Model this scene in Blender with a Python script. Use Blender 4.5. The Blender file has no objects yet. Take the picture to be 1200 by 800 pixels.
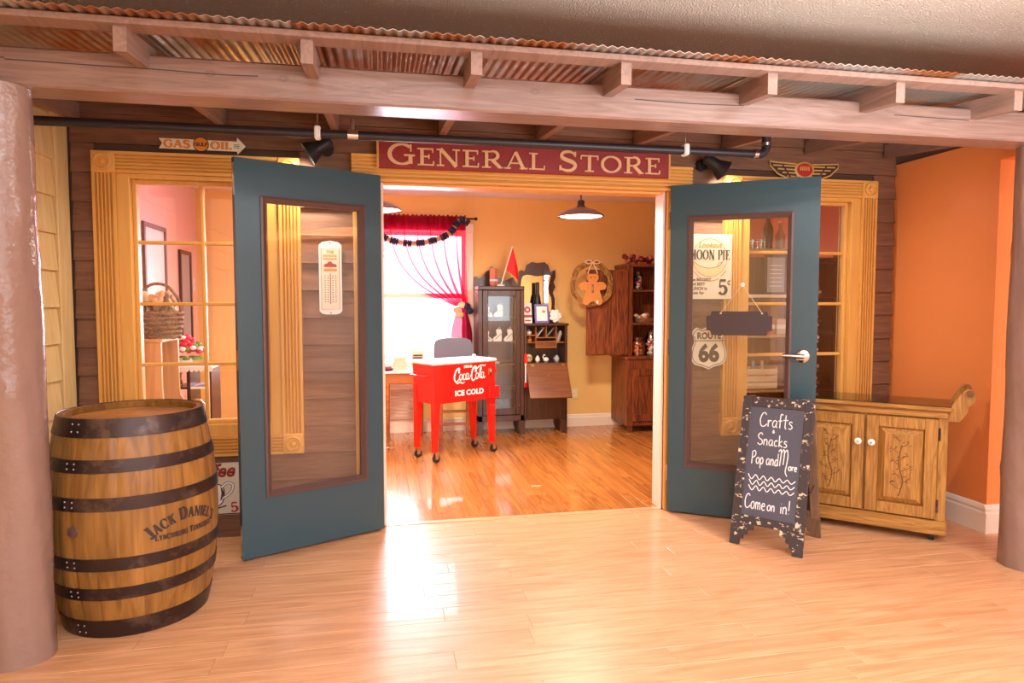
import bpy, math, random
from math import sin, cos, pi, radians, atan2, hypot
from mathutils import Vector, Matrix
random.seed(7)
S = bpy.context.scene
COL = S.collection

# ------------------------------------------------------------------ camera
YAW = radians(11.0); PITCH = math.atan(45/780)
cam = bpy.data.cameras.new('camera'); camo = bpy.data.objects.new('camera', cam); COL.objects.link(camo)
camo.location = (0, -3.95, 1.33)
camo.rotation_euler = (pi/2 - PITCH, 0, -YAW)
cam.sensor_width = 36; cam.lens = 36*780/1200; cam.clip_start = .05; cam.clip_end = 100
S.camera = camo

# ------------------------------------------------------------------ world, lights, exposure
W = bpy.data.worlds.new('daylight'); S.world = W; W.use_nodes = True
W.node_tree.nodes['Background'].inputs[0].default_value = (.95, .97, 1.0, 1)
W.node_tree.nodes['Background'].inputs[1].default_value = 4.0
S.view_settings.view_transform = 'Standard'; S.view_settings.look = 'None'
S.view_settings.gamma = 1; S.view_settings.use_curve_mapping = False
S.view_settings.exposure = 0.36

def area(name, loc, rot, sx, sy, watts, col):
    l = bpy.data.lights.new(name, 'AREA'); l.shape = 'RECTANGLE'; l.size = sx; l.size_y = sy
    l.energy = watts; l.color = col
    o = bpy.data.objects.new(name, l); COL.objects.link(o); o.location = loc; o.rotation_euler = rot
    return o
# lobby: unseen fill panels added behind and beside the photographer, daylight through the store window
for lx, ly in ((0.2, -3.7), (2.7, -3.5), (0.2, -5.6), (2.7, -5.6)):
    area('lobby_fill', (lx, ly, 2.70), (0, 0, 0), 1.4, .8, 44, (.80, .92, 1.0))
area('ceiling_fill', (2.1, -2.75, 1.58), (pi, 0, 0), 1.6, .4, 120, (.84, .94, 1.0))  # unseen upward lamp added to brighten the lobby ceiling, no fixture
area('window_daylight', (-.12, 3.42, 1.65), (radians(-66), 0, 0), 1.8, 1.2, 260, (.80, .86, 1))

# ------------------------------------------------------------------ materials
MATS = {}
def _new(name):
    m = bpy.data.materials.new(name); m.use_nodes = True; MATS[name] = m
    nt = m.node_tree; return m, nt, nt.nodes['Principled BSDF']
def lin(c): return tuple(((x/255)/12.92 if x/255 <= .04045 else ((x/255+.055)/1.055)**2.4) for x in c) + (1,)
def coords(nt, scale, rand=True):
    tc = nt.nodes.new('ShaderNodeTexCoord'); mp = nt.nodes.new('ShaderNodeMapping')
    mp.inputs['Scale'].default_value = scale
    if rand:
        oi = nt.nodes.new('ShaderNodeObjectInfo'); mul = nt.nodes.new('ShaderNodeMath'); mul.operation = 'MULTIPLY'
        mul.inputs[1].default_value = 37.0; nt.links.new(oi.outputs['Random'], mul.inputs[0])
        nt.links.new(mul.outputs[0], mp.inputs['Location'])
    nt.links.new(tc.outputs['Object'], mp.inputs['Vector'])
    return mp
def wood(name, dark, light, axis=0, rough=.45, bump=.15, rand=.25, coat=0, sc=1.0, spec=.5, dist=1.5):
    m, nt, b = _new(name); L = nt.links.new
    s = [11*sc]*3; s[axis] = .9*sc
    mp = coords(nt, s)
    n = nt.nodes.new('ShaderNodeTexNoise'); n.inputs['Scale'].default_value = 1.6; n.inputs['Detail'].default_value = 6
    n.inputs['Distortion'].default_value = dist; L(mp.outputs[0], n.inputs['Vector'])
    r = nt.nodes.new('ShaderNodeValToRGB'); r.color_ramp.elements[0].position = .33; r.color_ramp.elements[1].position = .66
    r.color_ramp.elements[0].color = lin(dark); r.color_ramp.elements[1].color = lin(light); L(n.outputs[0], r.inputs[0])
    oi = nt.nodes.new('ShaderNodeObjectInfo'); mr = nt.nodes.new('ShaderNodeMapRange')
    mr.inputs['To Min'].default_value = 1-rand; mr.inputs['To Max'].default_value = 1+rand*.6; L(oi.outputs['Random'], mr.inputs[0])
    h = nt.nodes.new('ShaderNodeHueSaturation'); L(r.outputs[0], h.inputs['Color']); L(mr.outputs[0], h.inputs['Value'])
    L(h.outputs[0], b.inputs['Base Color'])
    b.inputs['Roughness'].default_value = rough; b.inputs['Coat Weight'].default_value = coat
    b.inputs['Specular IOR Level'].default_value = spec
    if bump:
        bp = nt.nodes.new('ShaderNodeBump'); bp.inputs['Strength'].default_value = bump; bp.inputs['Distance'].default_value = .004
        L(n.outputs[0], bp.inputs['Height']); L(bp.outputs[0], b.inputs['Normal'])
    return m
def paint(name, col, rough=.5, bump=0, bscale=60, var=.06, metal=0, spec=.5, coat=0):
    m, nt, b = _new(name); L = nt.links.new
    mp = coords(nt, (1, 1, 1), False)
    n = nt.nodes.new('ShaderNodeTexNoise'); n.inputs['Scale'].default_value = 5; n.inputs['Detail'].default_value = 4
    L(mp.outputs[0], n.inputs['Vector'])
    mx = nt.nodes.new('ShaderNodeMapRange'); mx.inputs['To Min'].default_value = 1-var; mx.inputs['To Max'].default_value = 1+var
    L(n.outputs[0], mx.inputs[0])
    h = nt.nodes.new('ShaderNodeHueSaturation'); h.inputs['Color'].default_value = lin(col); L(mx.outputs[0], h.inputs['Value'])
    L(h.outputs[0], b.inputs['Base Color'])
    b.inputs['Roughness'].default_value = rough; b.inputs['Metallic'].default_value = metal
    b.inputs['Specular IOR Level'].default_value = spec; b.inputs['Coat Weight'].default_value = coat
    if bump:
        n2 = nt.nodes.new('ShaderNodeTexNoise'); n2.inputs['Scale'].default_value = bscale; n2.inputs['Detail'].default_value = 3
        L(mp.outputs[0], n2.inputs['Vector'])
        bp = nt.nodes.new('ShaderNodeBump'); bp.inputs['Strength'].default_value = bump; bp.inputs['Distance'].default_value = .01
        L(n2.outputs[0], bp.inputs['Height']); L(bp.outputs[0], b.inputs['Normal'])
    return m
def two_tone(name, c1, c2, scale, lo, hi, rough=.6, metal=0, stretch=(1,1,1), bump=.2):
    """base colour c1 with irregular patches of c2 (rust, chipped paint)"""
    m, nt, b = _new(name); L = nt.links.new
    mp = coords(nt, stretch)
    n = nt.nodes.new('ShaderNodeTexNoise'); n.inputs['Scale'].default_value = scale; n.inputs['Detail'].default_value = 8
    n.inputs['Roughness'].default_value = .65; L(mp.outputs[0], n.inputs['Vector'])
    r = nt.nodes.new('ShaderNodeValToRGB'); r.color_ramp.elements[0].position = lo; r.color_ramp.elements[1].position = hi
    r.color_ramp.elements[0].color = lin(c1); r.color_ramp.elements[1].color = lin(c2); L(n.outputs[0], r.inputs[0])
    L(r.outputs[0], b.inputs['Base Color']); b.inputs['Roughness'].default_value = rough; b.inputs['Metallic'].default_value = metal
    bp = nt.nodes.new('ShaderNodeBump'); bp.inputs['Strength'].default_value = bump; bp.inputs['Distance'].default_value = .003
    L(n.outputs[0], bp.inputs['Height']); L(bp.outputs[0], b.inputs['Normal'])
    return m
def glass(name, tint=(1,1,1,1), refl=.12, rough=.02):
    m = bpy.data.materials.new(name); m.use_nodes = True; MATS[name] = m
    nt = m.node_tree; nt.nodes.clear(); L = nt.links.new
    out = nt.nodes.new('ShaderNodeOutputMaterial'); mix = nt.nodes.new('ShaderNodeMixShader')
    tr = nt.nodes.new('ShaderNodeBsdfTransparent'); tr.inputs[0].default_value = tint
    gl = nt.nodes.new('ShaderNodeBsdfGlossy'); gl.inputs['Roughness'].default_value = rough
    lw = nt.nodes.new('ShaderNodeFresnel'); lw.inputs['IOR'].default_value = 1.45
    mul = nt.nodes.new('ShaderNodeMath'); mul.operation = 'MULTIPLY_ADD'; mul.inputs[1].default_value = 1.0; mul.inputs[2].default_value = refl-.04
    L(lw.outputs[0], mul.inputs[0]); L(mul.outputs[0], mix.inputs[0]); L(tr.outputs[0], mix.inputs[1]); L(gl.outputs[0], mix.inputs[2])
    L(mix.outputs[0], out.inputs[0]); return m
def sheer(name, col, opac):
    m = bpy.data.materials.new(name); m.use_nodes = True; MATS[name] = m
    nt = m.node_tree; nt.nodes.clear(); L = nt.links.new
    out = nt.nodes.new('ShaderNodeOutputMaterial'); mix = nt.nodes.new('ShaderNodeMixShader'); add = nt.nodes.new('ShaderNodeMixShader')
    tr = nt.nodes.new('ShaderNodeBsdfTransparent'); tr.inputs[0].default_value = (1, .5, .6, 1)
    df = nt.nodes.new('ShaderNodeBsdfDiffuse'); df.inputs[0].default_value = lin(col)
    tl = nt.nodes.new('ShaderNodeBsdfTranslucent'); tl.inputs[0].default_value = lin(col)
    L(df.outputs[0], add.inputs[1]); L(tl.outputs[0], add.inputs[2]); mix.inputs[0].default_value = opac
    L(tr.outputs[0], mix.inputs[1]); L(add.outputs[0], mix.inputs[2]); L(mix.outputs[0], out.inputs[0]); return m
def emit(name, col, k):
    m, nt, b = _new(name); b.inputs['Base Color'].default_value = (1, 1, 1, 1)
    b.inputs['Emission Color'].default_value = lin(col); b.inputs['Emission Strength'].default_value = k; return m

wood('plank_lobby', (200, 143, 100), (225, 172, 129), 0, .36, .3, .03, .15, sc=1.0, dist=2.2)
wood('plank_store', (168, 98, 42), (202, 132, 66), 1, .24, .2, .14, .45, sc=1.2)
wood('siding', (114, 76, 56), (138, 96, 72), 0, .6, .5, .1, sc=2)
wood('casing', (224, 162, 80), (231, 173, 91), 0, .42, .05, .02, sc=1.5)
wood('casing_v', (224, 162, 80), (231, 173, 91), 2, .42, .05, .02, sc=1.5)
wood('tan_shingle', (222, 188, 128), (234, 204, 148), 2, .6, .2, .06, sc=1.5)
wood('beam_paint', (128, 99, 88), (150, 119, 107), 0, .34, .35, .04, sc=1.3, dist=3)
wood('rafter_paint', (126, 97, 84), (148, 116, 102), 1, .5, .35, .06, sc=2)
paint('post_paint', (148, 119, 108), .2, .8, 14, .1)
wood('stave', (120, 80, 34), (164, 116, 56), 2, .38, .3, .2, sc=1.6, dist=.6)
wood('barrel_head', (170, 108, 52), (206, 150, 88), 0, .35, .3, .2, sc=1.4)
two_tone('hoop', (66, 54, 52), (120, 100, 92), 9, .5, .75, .38, .75)
paint('rivet', (120, 106, 100), .3, metal=.9)
paint('door_teal', (50, 80, 92), .3, .05, 200, .03)
paint('door_mould', (96, 70, 66), .4)
paint('steel', (205, 200, 200), .22, metal=1)
paint('brass', (190, 150, 90), .3, metal=1)
glass('pane', (1, 1, 1, 1), .07)
paint('orange_wall', (244, 148, 82), .55, .05, 90, .03)
paint('salmon_wall_lit', (240, 202, 190), .6, .05, 90, .03); paint('terracotta_wall', (206, 128, 104), .6, .05, 90, .03)  # salmon paled for daylight: light put into the left wall colour
paint('store_wall', (238, 196, 122), .6, .05, 90, .03)
paint('white_trim', (244, 228, 212), .35, var=.02)
paint('store_ceiling', (236, 228, 236), .8); paint('plaque_dark', (62, 46, 48), .5)
paint('black_metal', (30, 28, 32), .4)
paint('pipe', (38, 33, 40), .42)
paint('dark_backing_wall', (84, 56, 42), .7)  # dark brown wall body behind the siding boards
paint('sign_red', (140, 34, 34), .5, var=.15)
paint('sign_letter', (222, 180, 132), .5, var=.08)
paint('sign_gold', (206, 158, 82), .45)
paint('cream', (240, 226, 200), .5)
paint('orange_ink', (232, 140, 44), .5); paint('dark_ink', (58, 44, 42), .6); paint('red_ink', (176, 40, 38), .5)
paint('brown_ink', (96, 66, 50), .6)
paint('coffee_cream', (226, 214, 192), .45); paint('white_ink', (246, 244, 242), .5)
paint('white_plastic', (240, 238, 236), .35); paint('pale_yellow', (238, 214, 160), .6)
paint('black_board', (82, 84, 100), .5, .1, 30, .1)
two_tone('distressed', (62, 54, 58), (226, 208, 180), 26, .575, .60, .55, stretch=(1, 1, 1.6))
wood('easel_back', (110, 84, 64), (136, 106, 82), 2, .6, .2)
paint('chalk', (240, 240, 244), .9)
wood('oak', (142, 94, 42), (190, 138, 70), 2, .33, .25, .05, .2, sc=1.5, dist=4)
wood('oak_h', (142, 94, 42), (190, 138, 70), 0, .33, .25, .05, .2, sc=1.5, dist=4)
paint('carving', (112, 72, 34), .6)
glass('glass_top', (.92, .97, .95, 1), .2)
paint('cooler_red', (226, 30, 24), .25, coat=.4, var=.02); paint('cooler_white', (246, 240, 240), .35)
paint('rubber', (34, 32, 36), .5)
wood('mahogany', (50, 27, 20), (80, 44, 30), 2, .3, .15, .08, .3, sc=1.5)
wood('mahogany_lit', (100, 56, 28), (126, 74, 38), 0, .3, .1, .05, .3, sc=1.5)  # brighter copy of mahogany, light put into lid and drawer colour
wood('rustic', (66, 32, 18), (150, 80, 40), 2, .45, .3, .12, sc=1.4, dist=3)
wood('table_wood', (150, 84, 34), (186, 112, 52), 0, .3, .1, .05, .2)
paint('inner_dark', (44, 26, 20), .7); paint('mirror', (235, 230, 225), .03, metal=1, var=0)
paint('grey_vinyl', (104, 108, 124), .4); paint('porcelain', (244, 238, 228), .3)
paint('flag_red', (222, 30, 32), .6); paint('purple', (110, 98, 178), .4); paint('pink_red', (220, 40, 74), .6)
paint('leaf', (96, 150, 50), .6); paint('petal_white', (250, 244, 244), .6)
two_tone('vine', (120, 82, 40), (186, 142, 78), 40, .4, .65, .8)
paint('gingerbread', (206, 138, 74), .8, .2, 60); paint('ribbon', (226, 202, 160), .7); paint('pinkish', (206, 130, 110), .7)
wood('pine', (178, 134, 84), (200, 156, 104), 2, .45, .1, .04)
wood('brown_panel', (142, 86, 58), (164, 104, 74), 2, .5, .1, .04)
two_tone('wicker', (92, 68, 54), (150, 118, 92), 60, .4, .6, .8)
paint('cloth_tan', (206, 170, 130), .9, .3, 30); paint('cloth_brown', (120, 84, 66), .9, .3, 30); paint('navy_scrap', (44, 44, 70), .9)
sheer('sheer_red', (206, 20, 64), .38); sheer('valance_red', (150, 16, 50), .82)
paint('lamp_shade', (118, 92, 84), .4); emit('lamp_glow', (255, 236, 220), 9)
paint('crate_wood', (226, 196, 156), .7); paint('bottle_dark', (64, 34, 28), .2)
glass('jar_glass', (.97, .98, .98, 1), .18)
paint('candy_red', (214, 62, 52), .5); paint('candy_orange', (232, 150, 60), .5); paint('berry', (120, 26, 34), .5)
paint('picture_grey', (176, 178, 180), .4); paint('ivory', (236, 220, 170), .5); paint('beige_frame', (222, 196, 170), .5)

def popcorn():
    m, nt, b = _new('popcorn'); L = nt.links.new
    mp = coords(nt, (1, 1, 1), False)
    v = nt.nodes.new('ShaderNodeTexVoronoi'); v.inputs['Scale'].default_value = 120; L(mp.outputs[0], v.inputs['Vector'])
    n = nt.nodes.new('ShaderNodeTexNoise'); n.inputs['Scale'].default_value = 200; n.inputs['Detail'].default_value = 5; L(mp.outputs[0], n.inputs['Vector'])
    ad = nt.nodes.new('ShaderNodeMath'); ad.operation = 'SUBTRACT'; L(n.outputs[0], ad.inputs[0]); L(v.outputs['Distance'], ad.inputs[1])
    bp = nt.nodes.new('ShaderNodeBump'); bp.inputs['Strength'].default_value = .8; bp.inputs['Distance'].default_value = .008
    L(ad.outputs[0], bp.inputs['Height']); L(bp.outputs[0], b.inputs['Normal'])
    b.inputs['Roughness'].default_value = .8
    v2 = nt.nodes.new('ShaderNodeTexVoronoi'); v2.inputs['Scale'].default_value = 38; L(mp.outputs[0], v2.inputs['Vector'])  # white specks paint the sparkle of the grains into the colour
    r = nt.nodes.new('ShaderNodeValToRGB'); r.color_ramp.elements[0].position = .10; r.color_ramp.elements[1].position = .17
    r.color_ramp.elements[0].color = (1, .97, .94, 1); r.color_ramp.elements[1].color = lin((216, 190, 170)); L(v2.outputs['Distance'], r.inputs[0]); L(r.outputs[0], b.inputs['Base Color'])
popcorn()
def corrugated():
    m = two_tone('rusty_metal', (176, 166, 158), (160, 92, 36), 2.2, .46, .58, .33, .55, stretch=(1, .5, 1))
corrugated()
def lobby_base():
    m, nt, b = _new('floor_base'); L = nt.links.new
    mp = coords(nt, (1, 1, 1), False)
    br = nt.nodes.new('ShaderNodeTexBrick'); br.inputs['Scale'].default_value = 1; br.inputs['Brick Width'].default_value = 1.2
    br.inputs['Row Height'].default_value = .125; br.inputs['Mortar Size'].default_value = .002
    br.inputs['Color1'].default_value = lin((216, 156, 106)); br.inputs['Color2'].default_value = lin((230, 172, 122)); br.inputs['Mortar'].default_value = lin((160, 104, 62))
    L(mp.outputs[0], br.inputs['Vector']); L(br.outputs[0], b.inputs['Base Color']); b.inputs['Roughness'].default_value = .3
lobby_base()

# ------------------------------------------------------------------ mesh helpers
class MB:
    def __init__(s): s.v = []; s.f = []
    def add(s, vs, fs, M=None):
        k = len(s.v)
        s.v += [tuple(M @ Vector(p)) for p in vs] if M is not None else [tuple(p) for p in vs]
        s.f += [tuple(i+k for i in f) for f in fs]; return s
    def box(s, x0, x1, y0, y1, z0, z1, c=0, M=None):
        if x0 > x1: x0, x1 = x1, x0
        if y0 > y1: y0, y1 = y1, y0
        if z0 > z1: z0, z1 = z1, z0
        if c <= 0:
            vs = [(x, y, z) for z in (z0, z1) for y in (y0, y1) for x in (x0, x1)]
            return s.add(vs, [(0,2,3,1),(4,5,7,6),(0,1,5,4),(2,6,7,3),(0,4,6,2),(1,3,7,5)], M)
        c = min(c, .45*min(x1-x0, y1-y0, z1-z0))
        lo = (x0, y0, z0); hi = (x1, y1, z1); vs = []; idx = {}
        for sx in (0,1):
            for sy in (0,1):
                for sz in (0,1):
                    base = [(lo, hi)[q][i] for i, q in enumerate((sx, sy, sz))]; sg = [1-2*q for q in (sx, sy, sz)]
                    for a in range(3):
                        p = [base[i] + (0 if i == a else sg[i]*c) for i in range(3)]
                        idx[(sx, sy, sz, a)] = len(vs); vs.append(tuple(p))
        fs = []
        for a in range(3):
            b1, b2 = [i for i in range(3) if i != a]
            for q in (0,1):
                loop = []
                for (u, w) in ((0,0),(1,0),(1,1),(0,1)):
                    k = [0,0,0]; k[a] = q; k[b1] = u; k[b2] = w; loop.append(idx[(*k, a)])
                if (q == 0) ^ (a == 1): loop.reverse()
                fs.append(tuple(loop))
        for a in range(3):
            b1, b2 = [i for i in range(3) if i != a]
            for u in (0,1):
                for w in (0,1):
                    k0 = [0,0,0]; k0[b1] = u; k0[b2] = w; k1 = list(k0); k1[a] = 1
                    fs.append((idx[(*k0,b1)], idx[(*k1,b1)], idx[(*k1,b2)], idx[(*k0,b2)]))
        for sx in (0,1):
            for sy in (0,1):
                for sz in (0,1): fs.append(tuple(idx[(sx,sy,sz,a)] for a in range(3)))
        return s.add(vs, fs, M)
    def prism(s, poly, a, b, ax='y', M=None):
        """polygon in the plane across axis ax, extruded from a to b"""
        n = len(poly)
        def P(p, t): return {'y': (p[0], t, p[1]), 'x': (t, p[0], p[1]), 'z': (p[0], p[1], t)}[ax]
        vs = [P(p, a) for p in poly] + [P(p, b) for p in poly]
        fs = [tuple(range(n)), tuple(range(2*n-1, n-1, -1))] + [(i, i+n, (i+1) % n+n, (i+1) % n) for i in range(n)]
        return s.add(vs, fs, M)
    def lathe(s, prof, n=20, M=None, a0=0, a1=2*pi):
        full = abs(a1-a0-2*pi) < 1e-6; k = n if full else n+1; vs = []; fs = []
        for r, z in prof:
            for i in range(k):
                a = a0+(a1-a0)*i/n; vs.append((r*cos(a), r*sin(a), z))
        for j in range(len(prof)-1):
            for i in range(n):
                i2 = (i+1) % k; fs.append((j*k+i, j*k+i2, (j+1)*k+i2, (j+1)*k+i))
        return s.add(vs, fs, M)
    def cyl(s, p0, p1, r0, r1=None, n=12):
        r1 = r0 if r1 is None else r1; p0 = Vector(p0); p1 = Vector(p1); d = p1-p0
        M = Matrix.Translation(p0) @ d.to_track_quat('Z', 'Y').to_matrix().to_4x4(); L = d.length
        vs = [(r0*cos(2*pi*i/n), r0*sin(2*pi*i/n), 0) for i in range(n)] + [(r1*cos(2*pi*i/n), r1*sin(2*pi*i/n), L) for i in range(n)]
        fs = [tuple(range(n-1, -1, -1)), tuple(range(n, 2*n))] + [(i, (i+1) % n, (i+1) % n+n, i+n) for i in range(n)]
        return s.add(vs, fs, M)
    def tube(s, path, r, n=8, closed=False):
        path = [Vector(p) for p in path]; m = len(path); vs = []; fs = []; nrm = None
        for j, p in enumerate(path):
            if closed: t = path[(j+1) % m]-path[j-1]
            else: t = path[min(j+1, m-1)]-path[max(j-1, 0)]
            t.normalize()
            if nrm is None: nrm = t.orthogonal().normalized()
            nrm = (nrm-t*nrm.dot(t)).normalized(); bn = t.cross(nrm); rr = r[j] if isinstance(r, (list, tuple)) else r
            for i in range(n):
                a = 2*pi*i/n; vs.append(p+(nrm*cos(a)+bn*sin(a))*rr)
        for j in range(m if closed else m-1):
            for i in range(n): fs.append((j*n+i, j*n+(i+1) % n, ((j+1) % m)*n+(i+1) % n, ((j+1) % m)*n+i))
        if not closed: fs += [tuple(range(n-1, -1, -1)), tuple(range((m-1)*n, m*n))]
        return s.add(vs, fs)
    def ball(s, c, r, n=12, m=8, M=None):
        r = (r, r, r) if not isinstance(r, (list, tuple)) else r
        vs = [(c[0], c[1], c[2]-r[2])]; fs = []
        for j in range(1, m):
            t = -pi/2+pi*j/m
            for i in range(n): a = 2*pi*i/n; vs.append((c[0]+r[0]*cos(t)*cos(a), c[1]+r[1]*cos(t)*sin(a), c[2]+r[2]*sin(t)))
        vs.append((c[0], c[1], c[2]+r[2])); T = len(vs)-1
        for i in range(n):
            fs.append((0, 1+(i+1) % n, 1+i)); fs.append((T, T-n+i, T-n+(i+1) % n))
            for j in range(m-2): fs.append((1+j*n+i, 1+j*n+(i+1) % n, 1+(j+1)*n+(i+1) % n, 1+(j+1)*n+i))
        return s.add(vs, fs, M)
    def ribbon(s, pts, w, y=0., d=0., M=None):
        """flat pen stroke in XZ facing -Y; w width (scalar or list); d depth behind"""
        n = len(pts); vs = []; fs = []
        for j, p in enumerate(pts):
            q0 = pts[max(j-1, 0)]; q1 = pts[min(j+1, n-1)]; dx, dz = q1[0]-q0[0], q1[1]-q0[1]; L = hypot(dx, dz) or 1
            ww = (w[j] if isinstance(w, (list, tuple)) else w)/2; nx, nz = -dz/L*ww, dx/L*ww
            vs += [(p[0]+nx, y, p[1]+nz), (p[0]-nx, y, p[1]-nz)]
        for j in range(n-1): fs.append((2*j, 2*j+1, 2*j+3, 2*j+2))
        if d:
            k = len(vs); vs += [(a, b+d, c) for a, b, c in vs]
            for j in range(n-1): fs += [(2*j, 2*j+2, k+2*j+2, k+2*j), (2*j+1, k+2*j+1, k+2*j+3, 2*j+3)]
            fs += [(0, k, k+1, 1), (2*n-2, 2*n-1, k+2*n-1, k+2*n-2)]
        return s.add(vs, fs, M)
    def build(s, name, mat, parent=None, loc=None, rot=None, smooth=0, world=True):
        off = Vector(OFF.get(parent.name, (0,0,0))) if (parent is not None and world) else Vector((0,0,0))
        me = bpy.data.meshes.new(name); me.from_pydata([tuple(Vector(p)-off) for p in s.v], [], s.f); me.update()
        if smooth:
            me.polygons.foreach_set('use_smooth', [True]*len(me.polygons)); me.set_sharp_from_angle(angle=radians(smooth))
        me.materials.append(MATS[mat])
        o = bpy.data.objects.new(name, me); COL.objects.link(o)
        if parent is not None: o.parent = parent; OFF[o.name] = tuple(off)
        if loc: o.location = loc
        if rot: o.rotation_euler = rot
        return o
OFF = {}
def tag(o, label=None, cat=None, group=None, kind=None):
    if label: o['label'] = label
    if cat: o['category'] = cat
    if group: o['group'] = group
    if kind: o['kind'] = kind
    return o
def thing(name, label, cat, loc=(0,0,0), rz=0, group=None, kind=None, axis=True):
    """Empty at the base; with rz == 0 parts are given in world coordinates"""
    o = bpy.data.objects.new(name, None); COL.objects.link(o); o.location = loc; o.rotation_euler = (0, 0, rz)
    o.empty_display_size = .1
    if axis and rz == 0: OFF[o.name] = loc
    return tag(o, label, cat, group, kind)
def copy_part(o, parent, loc=None, rot=None):
    c = o.copy(); COL.objects.link(c); c.parent = parent
    if loc is not None: c.location = loc
    if rot is not None: c.rotation_euler = rot
    return c
def smoothpts(pts, k=5, closed=False):
    out = []; n = len(pts); R = range(n if closed else n-1)
    for i in R:
        g = lambda j: pts[j % n] if closed else pts[max(0, min(n-1, j))]
        p0, p1, p2, p3 = g(i-1), g(i), g(i+1), g(i+2)
        for q in range(k):
            t = q/k
            out.append(tuple(.5*((2*b)+(-a+c)*t+(2*a-5*b+4*c-d)*t*t+(-a+3*b-3*c+d)*t**3) for a, b, c, d in zip(p0, p1, p2, p3)))
    if not closed: out.append(tuple(pts[-1]))
    return out
def arc(cx, cy, rx, ry, a0, a1, n=14): return [(cx+rx*cos(radians(a0+(a1-a0)*i/n)), cy+ry*sin(radians(a0+(a1-a0)*i/n))) for i in range(n+1)]

# plain sans lettering from Blender's built-in font
def text_mb(body, size, x, z, y, align='CENTER', shear=0, xs=1, bold=0):
    cu = bpy.data.curves.new('lettering', 'FONT'); cu.body = body; cu.size = size; cu.align_x = align; cu.shear = shear; cu.offset = bold
    cu.resolution_u = 3
    o = bpy.data.objects.new('lettering', cu); COL.objects.link(o)
    dg = bpy.context.evaluated_depsgraph_get(); me = bpy.data.meshes.new_from_object(o.evaluated_get(dg))
    mb = MB(); mb.add([(x+v.co.x*xs, y, z+v.co.y) for v in me.vertices], [tuple(p.vertices) for p in me.polygons])
    bpy.data.objects.remove(o); bpy.data.curves.remove(cu); bpy.data.meshes.remove(me); return mb

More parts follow.
